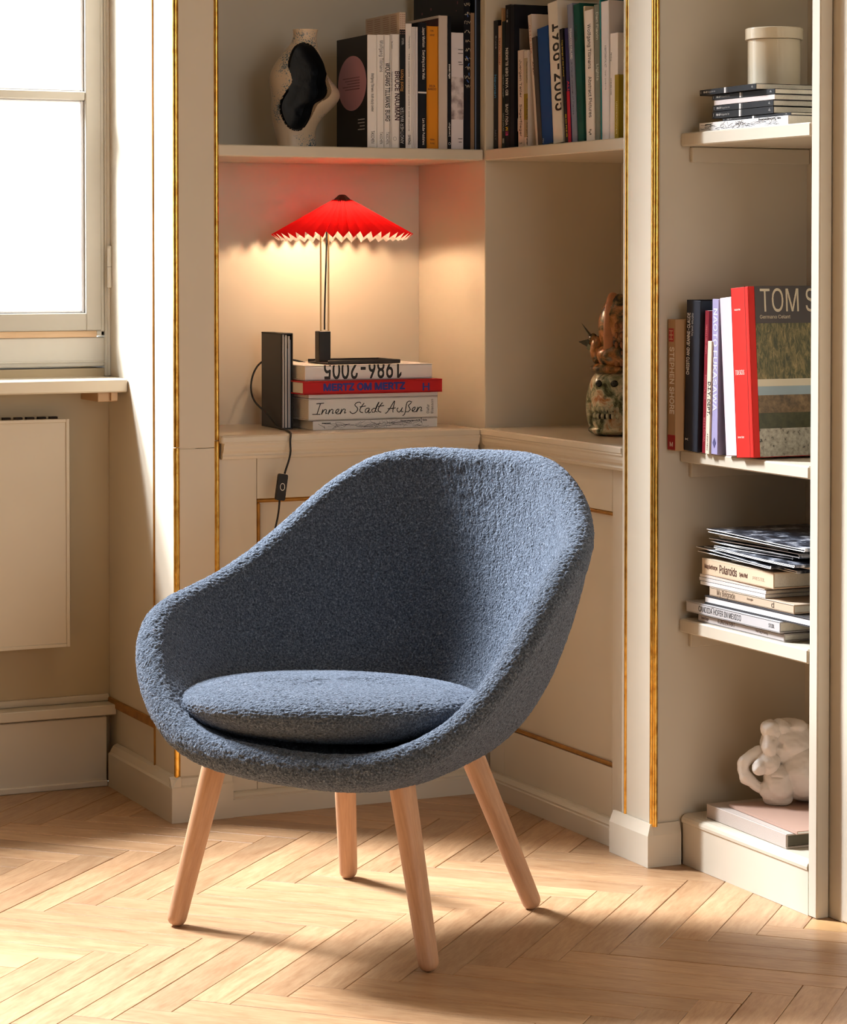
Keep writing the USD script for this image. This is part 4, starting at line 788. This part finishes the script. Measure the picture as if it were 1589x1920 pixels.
up3('lilac blue book with large pale capitals and a diamond mark', 4.056, 4.0595, .0235, 1.078, .2, '#9f97bd', left='#c3cbdc', texts=[('NAOTO FUKASAWA', 'down', .06, .72, .45, .55, '#c9cadd', True)], extra=[('diamond_mark', moved(prism([(0, -.010), (.006, 0), (0, .010), (-.006, 0)], -.0003, .001), trimesh.transformations.translation_matrix([.012, 0, .022])), plain('#4a4674', .5))], soft=False, x=2.493)
up3('wide pinkish white book leaning against the red one', 4.032, 4.008, .0425, 1.080, .2, '#dcc6cf', left='#2a2a30', soft=False, x=2.494)
# red book with picture cover
hr = .3105
hb = mat('landscape_photo', {'t': ('texture_coordinate', {}), 'n': ('noise_texture', {'scale': 60., 'detail': 6., 'roughness': .7}), 'r': ('rgb_ramp', {'ramp': [(.3, lin('#3b3322')), (.5, lin('#6b5538')), (.7, lin('#8d7350'))]}), 'p': ('principled_bsdf', {'roughness': .35})}, [('t.object', 'n.vector'), ('n.fac', 'r.fac'), ('r.color', 'p.base_color')])
gr2 = plain('#3d3d22', .35, var=.45, vscale=70, name='green_field_photo')
gv = mat('gravel_photo', {'t': ('texture_coordinate', {}), 'n': ('noise_texture', {'scale': 160., 'detail': 4.}), 'r': ('rgb_ramp', {'ramp': [(.30, lin('#2d2a22')), (.40, lin('#8f897a')), (.7, lin('#b2ac9c'))]}), 'p': ('principled_bsdf', {'roughness': .4})}, [('t.object', 'n.vector'), ('n.fac', 'r.fac'), ('r.color', 'p.base_color')])
tr = .0590
def cov(z0, z1, m, nm, y0=.013, y1=.21, lift=.0006): return (nm, cbox(tr - .001, tr + lift, y0, y1, z0, z1, .0001), m)
v, f = letters('TOM SACHS'); v = v.copy(); s_ = .0300 / .72; v = v * [s_ * .66, s_, .04]
tomt = trimesh.Trimesh(np.stack([tr + .0007 + v[:, 2], .022 + v[:, 0], .263 + v[:, 1]], -1), f.copy(), process=False)
v, f = letters('Germano Celant'); v = v.copy(); s_ = .0045 / .72; v = v * [s_, s_, .04]
gct = trimesh.Trimesh(np.stack([tr + .0007 + v[:, 2], .022 + v[:, 0], .2505 + v[:, 1]], -1), f.copy(), process=False)
gent = [spine_text('Germano Celant', 'across', .12, .48, .88, .065, tr, hr), spine_text('TOM SACHS', 'across', .12, .62, .505, .15, tr, hr), spine_text('Fondazione Prada', 'across', .18, .52, .135, .065, tr, hr)]
up3('thick red book whose picture cover shows grassland, largest on the middle niche shelf', 3.988, 3.9655, tr, 1.0985, .235, '#c8241c', soft=False, rough=.5, x=2.490,
    extra=[cov(.242, hr - .001, plain('#3f3634', .4), 'title_band'), cov(.141, .242, grass, 'grass_picture'), cov(.128, .141, plain('#cfc4ac', .5), 'cream_band'), cov(.112, .128, plain('#8fa0a8', .4, var=.06, vscale=20), 'sky_picture'), cov(.080, .112, hb, 'hill_picture'), cov(.052, .080, gr2, 'field_picture'), cov(.001, .052, gv, 'gravel_picture'),
           ('cover_lettering', join(tomt, gct), plain('#c9bba2', .5)), ('spine_lettering', join(gent), plain('#ecd9cf', .5)), ('hinge_groove', cbox(tr - .0125, tr - .0118, -.0003, .001, 0, hr, 0), plain('#8f1a14', .5))])

# --- niche: lower shelf, lying books and magazines
G6 = 'books lying on the lower niche shelf'
Z3 = .4693
def flat3(lbl, y0, y1, z0, z1, d, cover, x=2.512, **k):
    return book('book', lbl, G6, z1 - z0 - .0004, y0 - y1, d, cover, (x, y0, z0), rotz=-90 + k.pop('rz', 0.), flat=True, **k)
flat3('thin grey white book, bottom of the lower niche stack', 4.134, 3.840, Z3, .4845, .22, '#b3aaa6', texts=[('Susanne Brugger', 'down', .04, .13, .55, .35, '#6a5a54'), ('KONZENTRAT', 'down', .24, .44, .55, .55, '#5a4a44'), ('Verlag Konig', 'down', .68, .82, .55, .3, '#6a5a54')], soft=False)
flat3('silver grey hardback with black capitals, second from the bottom of the lower niche stack', 4.166, 3.843, .4850, .5060, .23, '#bdb9b8', x=2.505, soft=False, rough=.35, texts=[('CANDIDA HOFER IN MEXICO', 'down', .14, .60, .45, .50, '#1f1e20'), ('STEIDL', 'down', .885, .945, .45, .33, '#3a393b')], extra=[('umlaut_dots', join(cbox(.0165, .0180, -.0004, .001, .225, .2265, 0), cbox(.0165, .0180, -.0004, .001, .2285, .230, 0)), ink)])
flat3('flat dark grey book with white page edges toward the front', 4.110, 3.755, .5064, .5225, .24, '#3c3a3a', soft=False, bands=[(0.005, .995, '#d9d6d4')], extra=[('spine_edge', join(cbox(0, .0032, -.0006, .001, 0, .355, .0002), cbox(.0125, .0157, -.0006, .001, 0, .355, .0002)), plain('#333234', .5))])
flat3('beige book with brown serif title on the lower niche shelf', 4.094, 3.809, .5229, .5400, .2, '#c3ad95', soft=False, texts=[('My Belgrade', 'down', .095, .315, .45, .62, '#5a4636'), ('Boogie', 'down', .46, .53, .55, .25, '#6a5646'), ('d', 'down', .745, .775, .45, .6, '#3a3026')])
flat3('white paperback, lowest of the three white ones in the niche stack', 4.126, 3.902, .5404, .5475, .22, '#ddd8d4')
flat3('white paperback, middle of the three white ones in the niche stack', 4.130, 3.900, .5479, .5545, .22, '#d4cfca')
flat3('pale paperback directly under the cream book in the niche stack', 4.128, 3.904, .5549, .5605, .22, '#d9cdc2')
flat3('thick cream hardback with bold brown title under the pile of folded magazines', 4.121, 3.868, .5609, .5915, .21, '#d8bfa2', soft=False, texts=[('Mapplethorpe', 'down', .04, .225, .5, .26, '#5a3626', True), ('Polaroids', 'down', .255, .50, .45, .48, '#4a2c20', True), ('Sylvia Wolf', 'down', .535, .65, .42, .24, '#5a3626', True), ('PRESTEL', 'down', .72, .88, .4, .2, '#b59a80')], rz=-1.0)
pr_photo = mat('printed_newsprint', {'t': ('texture_coordinate', {}), 'v': ('noise_texture', {'scale': 26., 'detail': 5., 'roughness': .7}), 'r': ('rgb_ramp', {'ramp': [(.36, lin('#15161b')), (.47, lin('#2f323b')), (.54, lin('#6d717c')), (.62, lin('#cfcfd3'))]}), 'o': ('object_info', {}), 'p': ('principled_bsdf', {'roughness': .35})}, [('t.object', 'v.vector'), ('v.fac', 'r.fac'), ('r.color', 'p.base_color')])
q = random.Random(11); zt = .5935
where = ('lowest', 'second', 'third', 'fourth', 'fifth', 'sixth', 'seventh', 'eighth', 'top')
for i in range(9):
    L = q.uniform(.27, .33); rr = q.uniform(.0012, .0022) * (1.35 if i in (2, 5, 8) else 1); sag = q.uniform(.001, .004)
    y_l = 4.115 - q.uniform(-.035, .045); y_l = [4.04, 4.150, 4.135, 4.085, 4.10, 4.12, 4.09, 4.085, 4.105][i]; y_r = [3.822, 3.86, 3.76, 3.775, 3.84, 3.80, 3.85, 3.78, 3.76][i]
    L = y_l - y_r
    top = [(s, rr * 2.0 + .0018 * math.sin(s / L * 3.0 + i) + (.004 * (1 - s / L) ** 2 if i % 3 == 1 else 0)) for s in np.linspace(0, L - rr, 14)]
    bot = [(s, .0006 + .0012 * math.sin(s / L * 3.0 + i)) for s in np.linspace(L - rr, .006, 14)]
    arc = [(L - rr + rr * math.sin(a), rr + rr * math.cos(a) + .0006 * (i % 2)) for a in np.linspace(.3, np.pi - .3, 7)]
    ln = LineString(top + arc + bot)
    paper_p, skin_p = ln.buffer(.0007, cap_style=2), ln.buffer(.00105, cap_style=2).difference(ln.buffer(.0007, cap_style=2))
    mg = thing('magazine', 'folded black and white magazine, %s of the loose pile on the lower niche shelf' % where[i], 'magazine', (2.522 + q.uniform(-.012, .012), y_l, zt), -90 + q.uniform(-5, 5), group='folded magazines piled on the lower niche shelf')
    dp = q.uniform(.19, .22)
    obj('pages', prism(paper_p, 0, dp), PAPERW, mg, smooth=35)
    sk_ = [g for g in getattr(skin_p, 'geoms', [skin_p]) if g.area > 1e-8]
    obj('printed_cover', join([prism(g, .0006, dp - .0006) for g in sk_]), pr_photo, mg, smooth=35)
    zt += rr * 2 + .0022

# --- niche: plinth
linen = plain('#b5a79c', .8, var=.10, vscale=500, bump=.25, bscale=900, name='grey_linen')
bk = thing('book', 'large grey linen clothbound book lying on the plinth of the niche', 'book', (2.528, 4.128, .0969), -90 - 1.5)
obj('cover', join(cbox(0, .285, 0, .0045, 0, .0265, .002), cbox(0, .285, 0, .24, 0, .003, .001), cbox(0, .285, 0, .24, .0235, .0265, .001)), linen, bk)
obj('pages', cbox(.004, .281, .005, .236, .0032, .0233, .001), plain('#5d5646', .8), bk)
bk2 = thing('book', 'thin pinkish brown book lying under the white sculpture', 'book', (2.548, 4.080, .1238), -90 - 3.)
obj('cover', join(cbox(0, .25, 0, .0012, 0, .006, .0004), cbox(0, .25, 0, .22, .0048, .006, .0003), cbox(0, .25, 0, .22, 0, .0012, .0003)), plain('#b3917f', .45), bk2)
obj('pages', cbox(.0004, .2496, .0014, .219, .0013, .0047, .0003), PAPERW, bk2)
OP = __import__('manifold3d').OpType.Add
sc0 = thing('sculpture', 'white plaster bone like sculpture resting on two books in the bottom niche', 'sculpture', (2.672, 4.030, .1300), 64.8)
# local: -x towards the room, y along the front (positive = left in the picture)
L_ = [ball(.01, .018, .112, .040, .055, .046), ball(-.018, .058, .142, .020, .020, .018), ball(-.012, .036, .148, .020, .018, .014), ball(0, .008, .147, .024, .024, .013), ball(-.022, .060, .116, .018, .015, .030), ball(-.028, .078, .075, .014, .015, .017), ball(-.020, .062, .080, .020, .022, .022),
      ball(-.012, .040, .040, .030, .032, .036), ball(0, -.01, .06, .045, .05, .055), ball(-.006, .042, .014, .026, .028, .018), ball(-.018, .060, .030, .016, .018, .022), ball(.01, -.02, .03, .04, .05, .03)]
arm = [(-.006, .076, .098), (-.008, .094, .090), (-.010, .1075, .079), (-.012, .1090, .064), (-.012, .101, .050), (-.012, .088, .040), (-.010, .070, .028)]
L_ += [Manifold.batch_hull([ball(*arm[i], .0115, n=16), ball(*arm[i + 1], .0115, n=16)]) for i in range(len(arm) - 1)]
S_ = Manifold.batch_boolean(L_, OP)
S_ = S_ - ball(-.042, .041, .1145, .026, .0085, .0085) - ball(-.048, .058, .056, .016, .026, .0045) - ball(-.05, .034, .098, .018, .010, .012) - ball(-.046, .050, .128, .014, .008, .006)
S_ = S_.trim_by_plane((0, 0, 1), .0003)
m = tri(S_.refine_to_length(.004)); m.merge_vertices(); trimesh.smoothing.filter_taubin(m, iterations=14)
vn = m.vertex_normals; p = np.array(m.vertices); p += vn * ((meshkit.fbm(p / .022, 3, 8) - .5) * .010)[:, None]; p[:, 2] = np.maximum(p[:, 2], .0004); m = trimesh.Trimesh(p, m.faces, process=False)
obj('plaster_body', m, plain('#ebe4dc', .45, var=.04, vscale=20, bump=.15, bscale=60), sc0, smooth=True)
